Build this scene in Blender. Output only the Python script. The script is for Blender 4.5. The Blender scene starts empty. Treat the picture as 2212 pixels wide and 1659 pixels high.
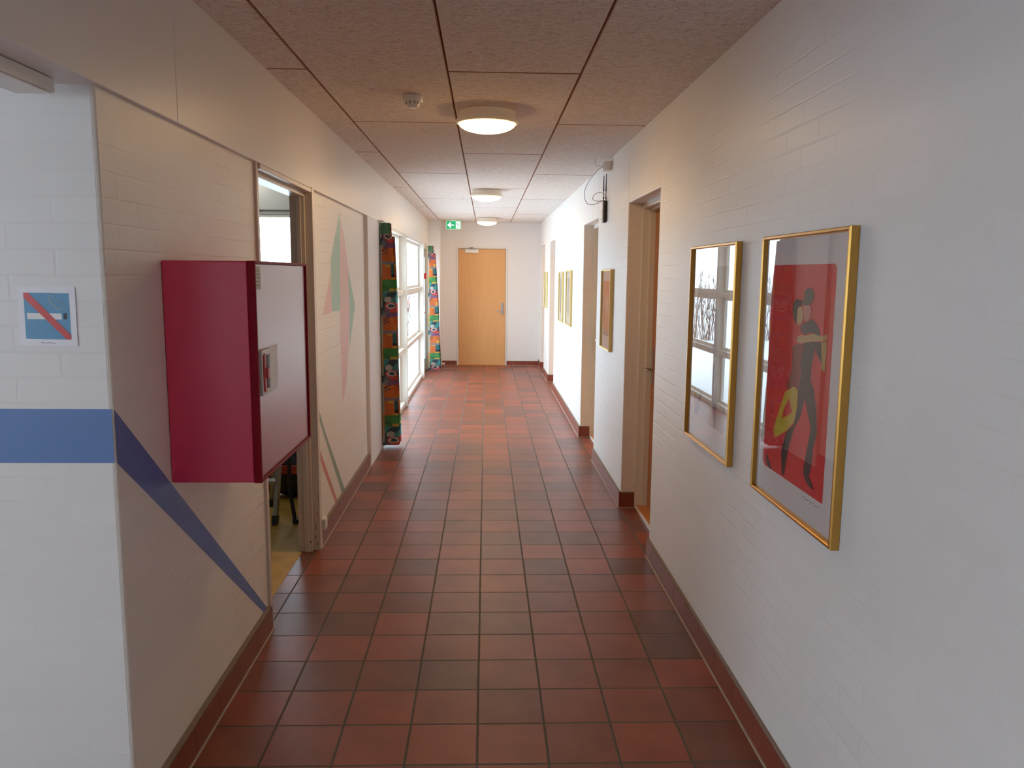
import bpy, bmesh, math, random
from mathutils import Vector, Matrix

random.seed(7)
scn = bpy.context.scene
COL = scn.collection
PI = math.pi

# ------------------------------------------------------------------ materials
def new_mat(name):
    m = bpy.data.materials.new(name)
    m.use_nodes = True
    nt = m.node_tree
    b = nt.nodes.get('Principled BSDF')
    return m, nt, b

def N(nt, t, **kw):
    n = nt.nodes.new(t)
    for k, v in kw.items():
        if k in n.inputs.keys():
            n.inputs[k].default_value = v
        else:
            setattr(n, k, v)
    return n

def lin(c):
    return tuple((x / 12.92 if x <= .04045 else ((x + .055) / 1.055) ** 2.4) for x in c)

def srgb(r, g, b):
    return lin((r / 255., g / 255., b / 255.)) + (1,)

def plain(name, col, rough=.5, metal=0., noise=0., nscale=20., bump=0., bscale=60., spec=.5, coat=0.):
    m, nt, b = new_mat(name)
    b.inputs['Roughness'].default_value = rough
    b.inputs['Metallic'].default_value = metal
    b.inputs['Specular IOR Level'].default_value = spec
    b.inputs['Coat Weight'].default_value = coat
    b.inputs['Coat Roughness'].default_value = .24
    tc = N(nt, 'ShaderNodeTexCoord')
    nz = N(nt, 'ShaderNodeTexNoise', Scale=nscale, Detail=4.)
    nt.links.new(tc.outputs['Object'], nz.inputs['Vector'])
    mx = N(nt, 'ShaderNodeMix', data_type='RGBA')
    mx.inputs[6].default_value = col
    mx.inputs[7].default_value = tuple(c * (1 - noise) for c in col[:3]) + (1,)
    nt.links.new(nz.outputs['Fac'], mx.inputs[0])
    nt.links.new(mx.outputs[2], b.inputs['Base Color'])
    if bump:
        n2 = N(nt, 'ShaderNodeTexNoise', Scale=bscale, Detail=5.)
        nt.links.new(tc.outputs['Object'], n2.inputs['Vector'])
        bp = N(nt, 'ShaderNodeBump', Strength=bump, Distance=.003)
        nt.links.new(n2.outputs['Fac'], bp.inputs['Height'])
        nt.links.new(bp.outputs['Normal'], b.inputs['Normal'])
    return m

def brick_paint(name, col, axis='Y', strength=.32, rough=.42, base=.05):
    """white painted brickwork; axis = the horizontal axis of the wall"""
    m, nt, b = new_mat(name)
    g = N(nt, 'ShaderNodeNewGeometry')
    sp = N(nt, 'ShaderNodeSeparateXYZ')
    nt.links.new(g.outputs['Position'], sp.inputs[0])
    cb = N(nt, 'ShaderNodeCombineXYZ')
    nt.links.new(sp.outputs[axis], cb.inputs[0])
    nt.links.new(sp.outputs['Z'], cb.inputs[1])
    wob = N(nt, 'ShaderNodeTexNoise', Scale=9., Detail=2.)
    nt.links.new(g.outputs['Position'], wob.inputs['Vector'])
    vm = N(nt, 'ShaderNodeVectorMath', operation='SCALE')
    vm.inputs['Scale'].default_value = .008
    nt.links.new(wob.outputs['Color'], vm.inputs[0])
    va = N(nt, 'ShaderNodeVectorMath', operation='ADD')
    nt.links.new(cb.outputs[0], va.inputs[0]); nt.links.new(vm.outputs[0], va.inputs[1])
    br = N(nt, 'ShaderNodeTexBrick', offset=.5, Scale=1.)
    br.inputs['Brick Width'].default_value = .24
    br.inputs['Row Height'].default_value = .0667
    br.inputs['Mortar Size'].default_value = .005
    br.inputs['Mortar Smooth'].default_value = .9
    br.inputs['Color1'].default_value = (.35, .35, .35, 1)
    br.inputs['Color2'].default_value = (1, 1, 1, 1)
    br.inputs['Mortar'].default_value = (.55, .55, .55, 1)
    nt.links.new(va.outputs[0], br.inputs['Vector'])
    big = N(nt, 'ShaderNodeTexNoise', Scale=1.3, Detail=3.)
    nt.links.new(g.outputs['Position'], big.inputs['Vector'])
    rp = N(nt, 'ShaderNodeMapRange')
    rp.inputs['From Min'].default_value = .47; rp.inputs['From Max'].default_value = .64
    nt.links.new(big.outputs['Fac'], rp.inputs['Value'])
    # height = brick tint * patch visibility - mortar
    mu = N(nt, 'ShaderNodeMath', operation='MULTIPLY')
    nt.links.new(br.outputs['Color'], mu.inputs[0]); nt.links.new(rp.outputs[0], mu.inputs[1])
    pf = N(nt, 'ShaderNodeMath', operation='MULTIPLY_ADD'); pf.inputs[1].default_value = .9; pf.inputs[2].default_value = base
    nt.links.new(rp.outputs[0], pf.inputs[0])
    bf = N(nt, 'ShaderNodeMath', operation='MULTIPLY')
    nt.links.new(br.outputs['Fac'], bf.inputs[0]); nt.links.new(pf.outputs[0], bf.inputs[1])
    mo = N(nt, 'ShaderNodeMath', operation='MULTIPLY_ADD')
    nt.links.new(bf.outputs[0], mo.inputs[0]); mo.inputs[1].default_value = -.6
    nt.links.new(mu.outputs[0], mo.inputs[2])
    fine = N(nt, 'ShaderNodeTexNoise', Scale=55., Detail=4.)
    nt.links.new(g.outputs['Position'], fine.inputs['Vector'])
    ma = N(nt, 'ShaderNodeMath', operation='MULTIPLY_ADD')
    nt.links.new(fine.outputs['Fac'], ma.inputs[0]); ma.inputs[1].default_value = .45
    nt.links.new(mo.outputs[0], ma.inputs[2])
    bp = N(nt, 'ShaderNodeBump', Strength=strength, Distance=.0035)
    nt.links.new(ma.outputs[0], bp.inputs['Height'])
    nt.links.new(bp.outputs['Normal'], b.inputs['Normal'])
    mx = N(nt, 'ShaderNodeMix', data_type='RGBA')
    mx.inputs[6].default_value = tuple(c * .96 for c in col[:3]) + (1,)
    mx.inputs[7].default_value = col
    nt.links.new(br.outputs['Color'], mx.inputs[0])
    mm = N(nt, 'ShaderNodeMix', data_type='RGBA')
    mf = N(nt, 'ShaderNodeMath', operation='MULTIPLY'); mf.inputs[1].default_value = .35 + base
    nt.links.new(bf.outputs[0], mf.inputs[0])
    nt.links.new(mf.outputs[0], mm.inputs[0])
    nt.links.new(mx.outputs[2], mm.inputs[6])
    mm.inputs[7].default_value = tuple(c * .8 for c in col[:3]) + (1,)
    nt.links.new(mm.outputs[2], b.inputs['Base Color'])
    b.inputs['Roughness'].default_value = rough
    return m

def tile_floor():
    m, nt, b = new_mat('terracotta_floor_tiles')
    g = N(nt, 'ShaderNodeNewGeometry')
    br = N(nt, 'ShaderNodeTexBrick', offset=0., Scale=1.)
    br.inputs['Brick Width'].default_value = .24
    br.inputs['Row Height'].default_value = .24
    br.inputs['Mortar Size'].default_value = .005
    br.inputs['Mortar Smooth'].default_value = .25
    br.inputs['Color1'].default_value = srgb(148, 70, 48)
    br.inputs['Color2'].default_value = srgb(102, 61, 50)
    br.inputs['Mortar'].default_value = srgb(84, 74, 62)
    wob = N(nt, 'ShaderNodeTexNoise', Scale=3., Detail=2.)
    nt.links.new(g.outputs['Position'], wob.inputs['Vector'])
    sc = N(nt, 'ShaderNodeVectorMath', operation='SCALE'); sc.inputs['Scale'].default_value = .004
    nt.links.new(wob.outputs['Color'], sc.inputs[0])
    ad = N(nt, 'ShaderNodeVectorMath', operation='ADD')
    nt.links.new(g.outputs['Position'], ad.inputs[0]); nt.links.new(sc.outputs[0], ad.inputs[1])
    ad2 = N(nt, 'ShaderNodeVectorMath', operation='ADD'); ad2.inputs[1].default_value = (-.002, -.002, 0)
    nt.links.new(ad.outputs[0], ad2.inputs[0])
    nt.links.new(ad2.outputs[0], br.inputs['Vector'])
    nz = N(nt, 'ShaderNodeTexNoise', Scale=5., Detail=5.)
    nt.links.new(g.outputs['Position'], nz.inputs['Vector'])
    cr = N(nt, 'ShaderNodeMapRange')
    cr.inputs['From Min'].default_value = .3; cr.inputs['From Max'].default_value = .7
    cr.inputs['To Min'].default_value = .8; cr.inputs['To Max'].default_value = 1.15
    nt.links.new(nz.outputs['Fac'], cr.inputs['Value'])
    vm = N(nt, 'ShaderNodeVectorMath', operation='SCALE')
    nt.links.new(br.outputs['Color'], vm.inputs[0]); nt.links.new(cr.outputs[0], vm.inputs['Scale'])
    nt.links.new(vm.outputs[0], b.inputs['Base Color'])
    rr = N(nt, 'ShaderNodeMapRange')
    b.inputs['Specular IOR Level'].default_value = .36
    rr.inputs['To Min'].default_value = .38; rr.inputs['To Max'].default_value = .75
    nt.links.new(br.outputs['Fac'], rr.inputs['Value'])
    nt.links.new(rr.outputs[0], b.inputs['Roughness'])
    ns = N(nt, 'ShaderNodeTexNoise', Scale=14., Detail=3.)
    nt.links.new(g.outputs['Position'], ns.inputs['Vector'])
    hh = N(nt, 'ShaderNodeMath', operation='MULTIPLY_ADD')
    nt.links.new(br.outputs['Fac'], hh.inputs[0]); hh.inputs[1].default_value = -1.
    mns = N(nt, 'ShaderNodeMath', operation='MULTIPLY'); mns.inputs[1].default_value = .25
    nt.links.new(ns.outputs['Fac'], mns.inputs[0]); nt.links.new(mns.outputs[0], hh.inputs[2])
    bp = N(nt, 'ShaderNodeBump', Strength=.3, Distance=.0015)
    nt.links.new(hh.outputs[0], bp.inputs['Height'])
    nt.links.new(bp.outputs['Normal'], b.inputs['Normal'])
    return m

def troldtekt():
    m, nt, b = new_mat('wood_wool_cement')
    g = N(nt, 'ShaderNodeNewGeometry')
    mp = N(nt, 'ShaderNodeMapping'); mp.inputs['Scale'].default_value = (30, 75, 30)
    nt.links.new(g.outputs['Position'], mp.inputs['Vector'])
    n1 = N(nt, 'ShaderNodeTexNoise', Scale=1., Detail=6., Roughness=.65, Distortion=1.2)
    nt.links.new(mp.outputs[0], n1.inputs['Vector'])
    mp2 = N(nt, 'ShaderNodeMapping'); mp2.inputs['Scale'].default_value = (70, 160, 70); mp2.inputs['Rotation'].default_value = (0, 0, .5)
    nt.links.new(g.outputs['Position'], mp2.inputs['Vector'])
    n2 = N(nt, 'ShaderNodeTexNoise', Scale=1., Detail=3., Distortion=2.)
    nt.links.new(mp2.outputs[0], n2.inputs['Vector'])
    av = N(nt, 'ShaderNodeMath', operation='ADD')
    nt.links.new(n1.outputs['Fac'], av.inputs[0]); nt.links.new(n2.outputs['Fac'], av.inputs[1])
    cr = N(nt, 'ShaderNodeValToRGB')
    e = cr.color_ramp.elements
    hf = N(nt, 'ShaderNodeMath', operation='MULTIPLY'); hf.inputs[1].default_value = .5
    nt.links.new(av.outputs[0], hf.inputs[0])
    e[0].position = .36; e[0].color = srgb(156, 134, 120)
    e[1].position = .6; e[1].color = srgb(242, 236, 230)
    x = e.new(.46); x.color = srgb(224, 210, 198)
    nt.links.new(hf.outputs[0], cr.inputs[0])
    nt.links.new(cr.outputs[0], b.inputs['Base Color'])
    b.inputs['Roughness'].default_value = .95
    b.inputs['Specular IOR Level'].default_value = .1
    bp = N(nt, 'ShaderNodeBump', Strength=.7, Distance=.004)
    nt.links.new(hf.outputs[0], bp.inputs['Height'])
    nt.links.new(bp.outputs['Normal'], b.inputs['Normal'])
    return m

def wood(name, c1, c2, rough=.35, axis='Z'):
    m, nt, b = new_mat(name)
    g = N(nt, 'ShaderNodeNewGeometry')
    mp = N(nt, 'ShaderNodeMapping')
    mp.inputs['Scale'].default_value = (18, 18, 1.6) if axis == 'Z' else (18, 1.6, 18)
    nt.links.new(g.outputs['Position'], mp.inputs['Vector'])
    n1 = N(nt, 'ShaderNodeTexNoise', Scale=1., Detail=6., Roughness=.6, Distortion=.4)
    nt.links.new(mp.outputs[0], n1.inputs['Vector'])
    mx = N(nt, 'ShaderNodeMix', data_type='RGBA')
    mx.inputs[6].default_value = c1; mx.inputs[7].default_value = c2
    nt.links.new(n1.outputs['Fac'], mx.inputs[0])
    nt.links.new(mx.outputs[2], b.inputs['Base Color'])
    b.inputs['Roughness'].default_value = rough
    return m

def glass_mat(name, tint=(1, 1, 1, 1), ior=1.5, rough=0.):
    m = bpy.data.materials.new(name); m.use_nodes = True
    nt = m.node_tree; nt.nodes.clear()
    out = N(nt, 'ShaderNodeOutputMaterial')
    # two-sided Schlick reflectance: the same for a thin pane seen from either side
    f0 = 2 * ((ior - 1) / (ior + 1)) ** 2
    ge = N(nt, 'ShaderNodeNewGeometry')
    dt = N(nt, 'ShaderNodeVectorMath', operation='DOT_PRODUCT')
    nt.links.new(ge.outputs['Incoming'], dt.inputs[0]); nt.links.new(ge.outputs['Normal'], dt.inputs[1])
    ab = N(nt, 'ShaderNodeMath', operation='ABSOLUTE'); nt.links.new(dt.outputs['Value'], ab.inputs[0])
    om = N(nt, 'ShaderNodeMath', operation='SUBTRACT'); om.inputs[0].default_value = 1.; nt.links.new(ab.outputs[0], om.inputs[1])
    pw = N(nt, 'ShaderNodeMath', operation='POWER'); pw.inputs[1].default_value = 5.; nt.links.new(om.outputs[0], pw.inputs[0])
    fr = N(nt, 'ShaderNodeMath', operation='MULTIPLY_ADD'); nt.links.new(pw.outputs[0], fr.inputs[0])
    fr.inputs[1].default_value = 1 - f0; fr.inputs[2].default_value = f0
    tr = N(nt, 'ShaderNodeBsdfTransparent'); tr.inputs['Color'].default_value = tint
    gl = N(nt, 'ShaderNodeBsdfGlossy'); gl.inputs['Roughness'].default_value = rough
    mx = N(nt, 'ShaderNodeMixShader')
    nt.links.new(fr.outputs[0], mx.inputs[0]); nt.links.new(tr.outputs[0], mx.inputs[1]); nt.links.new(gl.outputs[0], mx.inputs[2])
    nt.links.new(mx.outputs[0], out.inputs[0])
    return m

def emit(name, col, s, edge=None):
    m = bpy.data.materials.new(name); m.use_nodes = True
    nt = m.node_tree; nt.nodes.clear()
    out = N(nt, 'ShaderNodeOutputMaterial')
    em = N(nt, 'ShaderNodeEmission', Strength=s); em.inputs['Color'].default_value = col
    if edge:
        lw = N(nt, 'ShaderNodeTexCoord')
        sp = N(nt, 'ShaderNodeSeparateXYZ'); nt.links.new(lw.outputs['Object'], sp.inputs[0])
        mr = N(nt, 'ShaderNodeMapRange')
        mr.inputs['From Min'].default_value = -.088; mr.inputs['From Max'].default_value = -.067
        m2 = N(nt, 'ShaderNodeMapRange'); m2.inputs['From Min'].default_value = -.086; m2.inputs['From Max'].default_value = -.067
        m2.inputs['To Min'].default_value = s; m2.inputs['To Max'].default_value = s * .05
        nt.links.new(sp.outputs['Z'], m2.inputs['Value']); nt.links.new(m2.outputs[0], em.inputs['Strength'])
        nt.links.new(sp.outputs['Z'], mr.inputs['Value'])
        mx = N(nt, 'ShaderNodeMix', data_type='RGBA'); mx.inputs[6].default_value = col; mx.inputs[7].default_value = edge
        nt.links.new(mr.outputs[0], mx.inputs[0]); nt.links.new(mx.outputs[2], em.inputs['Color'])
    nt.links.new(em.outputs[0], out.inputs[0])
    return m

def vcol_mat(name, rough=.85, trans=.35):
    m = bpy.data.materials.new(name); m.use_nodes = True
    nt = m.node_tree; b = nt.nodes['Principled BSDF']; out = nt.nodes['Material Output']
    at = N(nt, 'ShaderNodeAttribute', attribute_name='Col')
    nt.links.new(at.outputs['Color'], b.inputs['Base Color'])
    b.inputs['Roughness'].default_value = rough
    tl = N(nt, 'ShaderNodeBsdfTranslucent')
    nt.links.new(at.outputs['Color'], tl.inputs['Color'])
    mx = N(nt, 'ShaderNodeMixShader'); mx.inputs[0].default_value = trans
    nt.links.new(b.outputs[0], mx.inputs[1]); nt.links.new(tl.outputs[0], mx.inputs[2])
    nt.links.new(mx.outputs[0], out.inputs[0])
    return m

WH = srgb(234, 231, 227)
M_BRICK_Y = brick_paint('painted_brick_y', WH, 'Y')
M_BRICK_L = brick_paint('painted_brick_left', srgb(238, 231, 218), 'Y', strength=.42, base=.1)
M_BRICK_X = brick_paint('painted_brick_x', WH, 'X', strength=.16)
M_WALL = plain('smooth_wall_paint', srgb(232, 229, 227), .5, noise=.03, nscale=3, bump=.1, bscale=120)
M_FASCIA = plain('fascia_board_paint', srgb(226, 221, 215), .38, noise=.02, nscale=2)
M_TILE = tile_floor()
M_SKIRT = plain('terracotta_skirting', srgb(136, 62, 46), .35, noise=.35, nscale=8, bump=.08)
M_GROUT = plain('light_grout', srgb(190, 176, 160), .8, noise=.2)
M_SKTOP = plain('skirting_top_grout', srgb(140, 120, 104), .8, noise=.3)
M_CEIL = troldtekt()
M_SEAM = plain('ceiling_seam', srgb(176, 126, 102), .9, noise=.2)
M_WPAINT = plain('white_gloss_paint', srgb(228, 224, 214), .3, noise=.03)
M_CASING = plain('cream_casing_paint', srgb(214, 200, 182), .35, noise=.1, nscale=6)
M_CHIP = plain('chipped_wood', srgb(120, 82, 62), .8, noise=.4)
M_DOOR = wood('beech_veneer', srgb(226, 172, 112), srgb(214, 154, 94), .32)
M_DOOR2 = wood('beech_veneer_dark', srgb(196, 132, 84), srgb(172, 108, 64), .35)
M_THRESH = wood('threshold_wood', srgb(206, 138, 74), srgb(186, 112, 52), .35, 'Y')
M_STEEL = plain('brushed_steel', (.55, .54, .52, 1), .25, 1.)
M_GOLD = plain('gold_metal', srgb(206, 156, 78), .33, 1., noise=.12, nscale=40)
M_GOLD_LIT = plain('gold_metal_lit', srgb(236, 212, 140), .45, .75, noise=.08, nscale=40)  # same gold, brightened in colour as if lit by the windows
M_RED = plain('red_enamel_lit', srgb(230, 32, 86), .42, spec=.8, coat=.6)  # magenta sheen of the lit side put into the base colour
M_RED_DIM = plain('red_enamel_dim', srgb(150, 24, 48), .42, spec=.8, coat=.8)  # same enamel as the body, darkened so the front looks less bright
M_REDD = plain('dark_red_edge', srgb(132, 8, 30), .55, spec=.15)
M_REDP = plain('red_plastic', srgb(190, 60, 50), .4)
M_CALL = plain('signal_red', srgb(225, 30, 50), .4)
M_PLATE = plain('pale_plastic', srgb(206, 204, 196), .4)
M_DARK = plain('dark_recess', srgb(70, 62, 62), .6)
M_BLACK = plain('black_plastic', srgb(26, 24, 28), .4)
M_WPLAST = plain('white_plastic', srgb(232, 230, 226), .35)
M_PAPER = plain('white_paper', srgb(244, 244, 248), .6, noise=.04)
M_STICK = plain('cream_sticker', srgb(214, 206, 186), .6, noise=.1)
M_INK = plain('ink', srgb(90, 84, 92), .8)
M_CABLE = plain('grey_cable', srgb(122, 104, 108), .5)
M_GLASS = glass_mat('window_glass', (.97, 1, .99, 1))
M_PGLASS = glass_mat('picture_glass', (1, 1, 1, 1), 1.6)
M_LAMP = emit('warm_lamp_glow', (1, .64, .28, 1), 40., edge=(1, .45, .1, 1))
M_LAMPRING = plain('lamp_ring', srgb(226, 216, 200), .4)
M_SIGNG = plain('exit_green', srgb(10, 150, 96), .4)
def glow(m, col, s):
    b = m.node_tree.nodes['Principled BSDF']
    b.inputs['Emission Color'].default_value = col; b.inputs['Emission Strength'].default_value = s
    return m
glow(M_LAMPRING, (1, .62, .3, 1), .06)
glow(M_SIGNG, srgb(10, 170, 110), .55)
M_SIGNW = glow(plain('exit_white', srgb(225, 255, 245), .4), srgb(215, 255, 240), .9)
M_SIGNB = glow(plain('exit_border', srgb(150, 225, 180), .4), srgb(150, 235, 185), .45)
M_LINO = plain('yellow_marbled_linoleum', srgb(214, 166, 76), .7, noise=.45, nscale=9, bump=0, spec=.25)
M_MAT = plain('picture_mount', srgb(214, 206, 204), .8, noise=.02)
M_MAT2 = plain('picture_mount_dark', srgb(180, 168, 162), .8, noise=.15)
M_ARTRED = plain('art_red', srgb(214, 40, 44), .8, noise=.12, nscale=15)
M_ARTBLK = plain('art_black', srgb(44, 42, 44), .8, noise=.2)
M_ARTSKIN = plain('art_skin', srgb(206, 168, 110), .8, noise=.25, nscale=40)
M_ARTPINK = plain('art_pink', srgb(206, 130, 118), .8, noise=.2, nscale=40)
M_ARTYEL = plain('art_yellow', srgb(204, 176, 40), .8, noise=.25, nscale=30)
M_ARTMAR = plain('art_maroon', srgb(140, 56, 50), .8, noise=.3, nscale=30)
M_ARTLAV = plain('art_lavender', srgb(126, 100, 124), .8, noise=.2)
M_ARTORG = plain('art_orange', srgb(214, 108, 72), .8, noise=.25, nscale=12)
M_ARTTAN = plain('art_tan', srgb(206, 164, 116), .8, noise=.2, nscale=25)
M_ARTGRY = plain('art_grey', srgb(150, 136, 130), .8, noise=.2)
M_BLUE = plain('blue_wall_paint', srgb(92, 128, 186), .45, noise=.12, nscale=5, bump=.25, bscale=50)
M_BLUEB = brick_paint('blue_brick_paint', srgb(92, 122, 182), 'Y', .6, base=.2)
M_GREENP = brick_paint('green_brick_paint', srgb(146, 192, 164), 'Y', .42, base=.1)
M_PINKP = brick_paint('pink_brick_paint', srgb(230, 182, 172), 'Y', .42, base=.1)
M_REDPT = brick_paint('red_brick_paint', srgb(206, 122, 102), 'Y', .42, base=.1)
M_GREENL = brick_paint('green_line_paint', srgb(126, 152, 122), 'Y')
M_NSBLUE = plain('poster_blue', srgb(84, 152, 196), .35, noise=.2, nscale=60)
M_NSRED = plain('poster_red', srgb(214, 62, 58), .35, noise=.15, nscale=60)
M_NSYEL = plain('poster_yellow', srgb(150, 168, 150), .4)
M_CURT = vcol_mat('printed_curtain_fabric')
M_ALU = plain('aluminium', (.36, .33, .28, 1), .38, .8)
M_CARD = plain('cardboard', srgb(150, 108, 70), .8, noise=.2)
M_PLY = wood('plywood_board', srgb(150, 112, 76), srgb(126, 88, 58), .6)
M_GREYW = plain('grey_wall_paint', srgb(168, 170, 168), .7, noise=.05)
M_SNOW = plain('snow', (.92, .94, .96, 1), .7, noise=.06, nscale=1.2, bump=.6, bscale=4)
M_TWIG = plain('twig_bark', srgb(96, 72, 56), .9, noise=.3)
M_HEDGE = plain('winter_hedge', srgb(120, 112, 108), .95, noise=.5, nscale=3, bump=1., bscale=20)
M_TUBE = emit('fluorescent_tube', (1, .93, .82, 1), 9.)

# ------------------------------------------------------------------ mesh helpers
def box(bm, x0, x1, y0, y1, z0, z1, mi=0):
    vs = [bm.verts.new((x, y, z)) for x in (x0, x1) for y in (y0, y1) for z in (z0, z1)]
    for q in ((0, 1, 3, 2), (4, 6, 7, 5), (0, 4, 5, 1), (2, 3, 7, 6), (0, 2, 6, 4), (1, 5, 7, 3)):
        f = bm.faces.new([vs[i] for i in q]); f.material_index = mi
    return vs

def poly(bm, pts, mi=0):
    f = bm.faces.new([bm.verts.new(p) for p in pts]); f.material_index = mi
    return f

def prism(bm, pts, d, mi=0):
    """extrude polygon pts (3D) by vector d"""
    a = [bm.verts.new(p) for p in pts]
    b_ = [bm.verts.new(Vector(p) + Vector(d)) for p in pts]
    n = len(pts)
    fs = [bm.faces.new(a), bm.faces.new(list(reversed(b_)))]
    for i in range(n):
        fs.append(bm.faces.new((a[i], b_[i], b_[(i + 1) % n], a[(i + 1) % n])))
    for f in fs: f.material_index = mi

def tube(bm, pts, r, seg=8, mi=0, cap=True):
    pts = [Vector(p) for p in pts]
    rings = []
    up0 = None
    for i, p in enumerate(pts):
        a = pts[max(i - 1, 0)]; c = pts[min(i + 1, len(pts) - 1)]
        t = (c - a).normalized()
        if up0 is None:
            up0 = t.orthogonal().normalized()
        u = (up0 - t * up0.dot(t))
        u = u.normalized() if u.length > 1e-6 else t.orthogonal().normalized()
        up0 = u
        v = t.cross(u)
        rr = r[i] if isinstance(r, (list, tuple)) else r
        rings.append([bm.verts.new(p + (u * math.cos(2 * PI * k / seg) + v * math.sin(2 * PI * k / seg)) * rr) for k in range(seg)])
    for i in range(len(rings) - 1):
        for k in range(seg):
            f = bm.faces.new((rings[i][k], rings[i][(k + 1) % seg], rings[i + 1][(k + 1) % seg], rings[i + 1][k]))
            f.material_index = mi; f.smooth = True
    if cap:
        for rg in (list(reversed(rings[0])), rings[-1]):
            f = bm.faces.new(rg); f.material_index = mi

def lathe(bm, prof, cx, cy, seg=48, mi=0, smooth=True):
    """prof: list of (r, z)"""
    rings = []
    for r, z in prof:
        if r < 1e-5:
            rings.append([bm.verts.new((cx, cy, z))])
        else:
            rings.append([bm.verts.new((cx + r * math.cos(2 * PI * k / seg), cy + r * math.sin(2 * PI * k / seg), z)) for k in range(seg)])
    for a, b_ in zip(rings, rings[1:]):
        for k in range(seg):
            k2 = (k + 1) % seg
            if len(a) == 1 and len(b_) == 1: continue
            if len(a) == 1: f = bm.faces.new((a[0], b_[k2], b_[k]))
            elif len(b_) == 1: f = bm.faces.new((a[k], a[k2], b_[0]))
            else: f = bm.faces.new((a[k], a[k2], b_[k2], b_[k]))
            f.material_index = mi; f.smooth = smooth

def catmull(pts, n=8):
    pts = [Vector(p) for p in pts]
    P = [pts[0]] + pts + [pts[-1]]
    out = []
    for i in range(1, len(P) - 2):
        for k in range(n):
            t = k / n
            a, b_, c, d = P[i - 1], P[i], P[i + 1], P[i + 2]
            out.append(.5 * ((2 * b_) + (c - a) * t + (2 * a - 5 * b_ + 4 * c - d) * t * t + (3 * b_ - a - 3 * c + d) * t ** 3))
    out.append(pts[-1])
    return out

def B(): return bmesh.new()

OFF = {}
def obj(name, bm, mats, parent=None, bevel=0., seg=2):
    me = bpy.data.meshes.new(name)
    if parent is not None:
        o0 = OFF[parent.name]
        bmesh.ops.translate(bm, verts=bm.verts, vec=-o0)
    bmesh.ops.recalc_face_normals(bm, faces=bm.faces)
    bm.to_mesh(me); bm.free()
    for m in (mats if isinstance(mats, (list, tuple)) else [mats]):
        me.materials.append(m)
    o = bpy.data.objects.new(name, me)
    COL.objects.link(o)
    if parent is not None:
        o.parent = parent; OFF[o.name] = OFF[parent.name]
    else:
        OFF[o.name] = Vector((0, 0, 0))
    if bevel:
        md = o.modifiers.new('bevel', 'BEVEL'); md.width = bevel; md.segments = seg; md.limit_method = 'ANGLE'
        md.harden_normals = False
    return o

def tag(o, label=None, cat=None, group=None, kind=None):
    if label: o['label'] = label
    if cat: o['category'] = cat
    if group: o['group'] = group
    if kind: o['kind'] = kind
    return o

def thing(name, label, cat, loc, group=None, kind=None):
    o = bpy.data.objects.new(name, None); COL.objects.link(o)
    o.location = loc; o.empty_display_size = .1
    OFF[o.name] = Vector(loc)
    return tag(o, label, cat, group, kind)

def plabel(o, t): o['label'] = t; return o

# ================================================================== SHELL
XR, XB, XF, XK = 1.69, -.24, -.222, -.218       # right wall, left brick, fascia, left skirting face
YF, YE, ZC, ZL = -.335, 11.65, 2.49, 2.07       # front wall face, end wall, ceiling, ledge
HX, HY = -4.0, -6.5                              # the hall beside and behind the viewer

bm = B(); box(bm, -.317, 1.80, HY, YE + .1, -.06, 0)
box(bm, HX, -.317, HY, YF + .02, -.06, 0)
tag(obj('floor', bm, M_TILE), 'square terracotta floor tiles running the length of the corridor', 'floor', kind='structure')
bm = B(); box(bm, -3.3, -.317, -.2, 5.15, -.06, .002)
tag(obj('floor_storeroom', bm, M_LINO), 'yellow marbled linoleum floor behind the open doorway on the left', 'floor', kind='structure')

# ceiling panels
bm = B()
box(bm, -.36, XR + .3, HY, YE + .1, ZC + .03, ZC + .09, 1); box(bm, HX, -.36, HY, YF, ZC + .03, ZC + .09, 1)
cols = [(XB - .02, -.04, 1.22), (-.04, .57, .02), (.57, 1.16, 1.22), (1.16, XR + .02, .02)]
G = .0022
for ci, (x0, x1, ph) in enumerate(cols):
    ys = [ph + 2.4 * k for k in range(-4, 6)]
    if ci == 1: ys.append(10.82)
    ys = sorted([HY] + [y for y in ys if HY < y < YE] + [YE + .05])
    for a, b_ in zip(ys, ys[1:]):
        xl, xr, yl, yr = x0 + G, x1 - G, a + .006, b_ - .006
        c = .004
        vs = [(xl + c, yl + c, ZC), (xr - c, yl + c, ZC), (xr - c, yr - c, ZC), (xl + c, yr - c, ZC)]
        vo = [(xl, yl, ZC + c), (xr, yl, ZC + c), (xr, yr, ZC + c), (xl, yr, ZC + c)]
        vt = [(xl, yl, ZC + .03), (xr, yl, ZC + .03), (xr, yr, ZC + .03), (xl, yr, ZC + .03)]
        A = [bm.verts.new(p) for p in vs]; O = [bm.verts.new(p) for p in vo]; T = [bm.verts.new(p) for p in vt]
        bm.faces.new(A)
        for i in range(4):
            j = (i + 1) % 4
            f = bm.faces.new((A[i], A[j], O[j], O[i])); f.material_index = 1
            f = bm.faces.new((O[i], O[j], T[j], T[i])); f.material_index = 1
box(bm, HX, -.6, HY, YF, ZC, ZC + .03, 0)
tag(obj('ceiling', bm, [M_CEIL, M_SEAM]), 'wood wool cement ceiling panels with dark seams', 'ceiling', kind='structure')

# right wall with four door recesses
REC = [(1.96, 2.935), (4.365, 5.37), (8.585, 9.485), (10.49, 11.24)]
ZD = 2.085
bm = B()
edges = [HY] + [v for r in REC for v in r] + [YE + .1]
for i in range(0, len(edges), 2):
    box(bm, XR, 1.99, edges[i], edges[i + 1], -.02, ZC + .02)
for a, b_ in REC:
    box(bm, XR, 1.99, a, b_, ZD, ZC + .02)
tag(obj('wall_right', bm, M_BRICK_Y, bevel=.006, seg=2), 'long white painted brick wall on the right with recessed doorways', 'wall', kind='structure')

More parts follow.
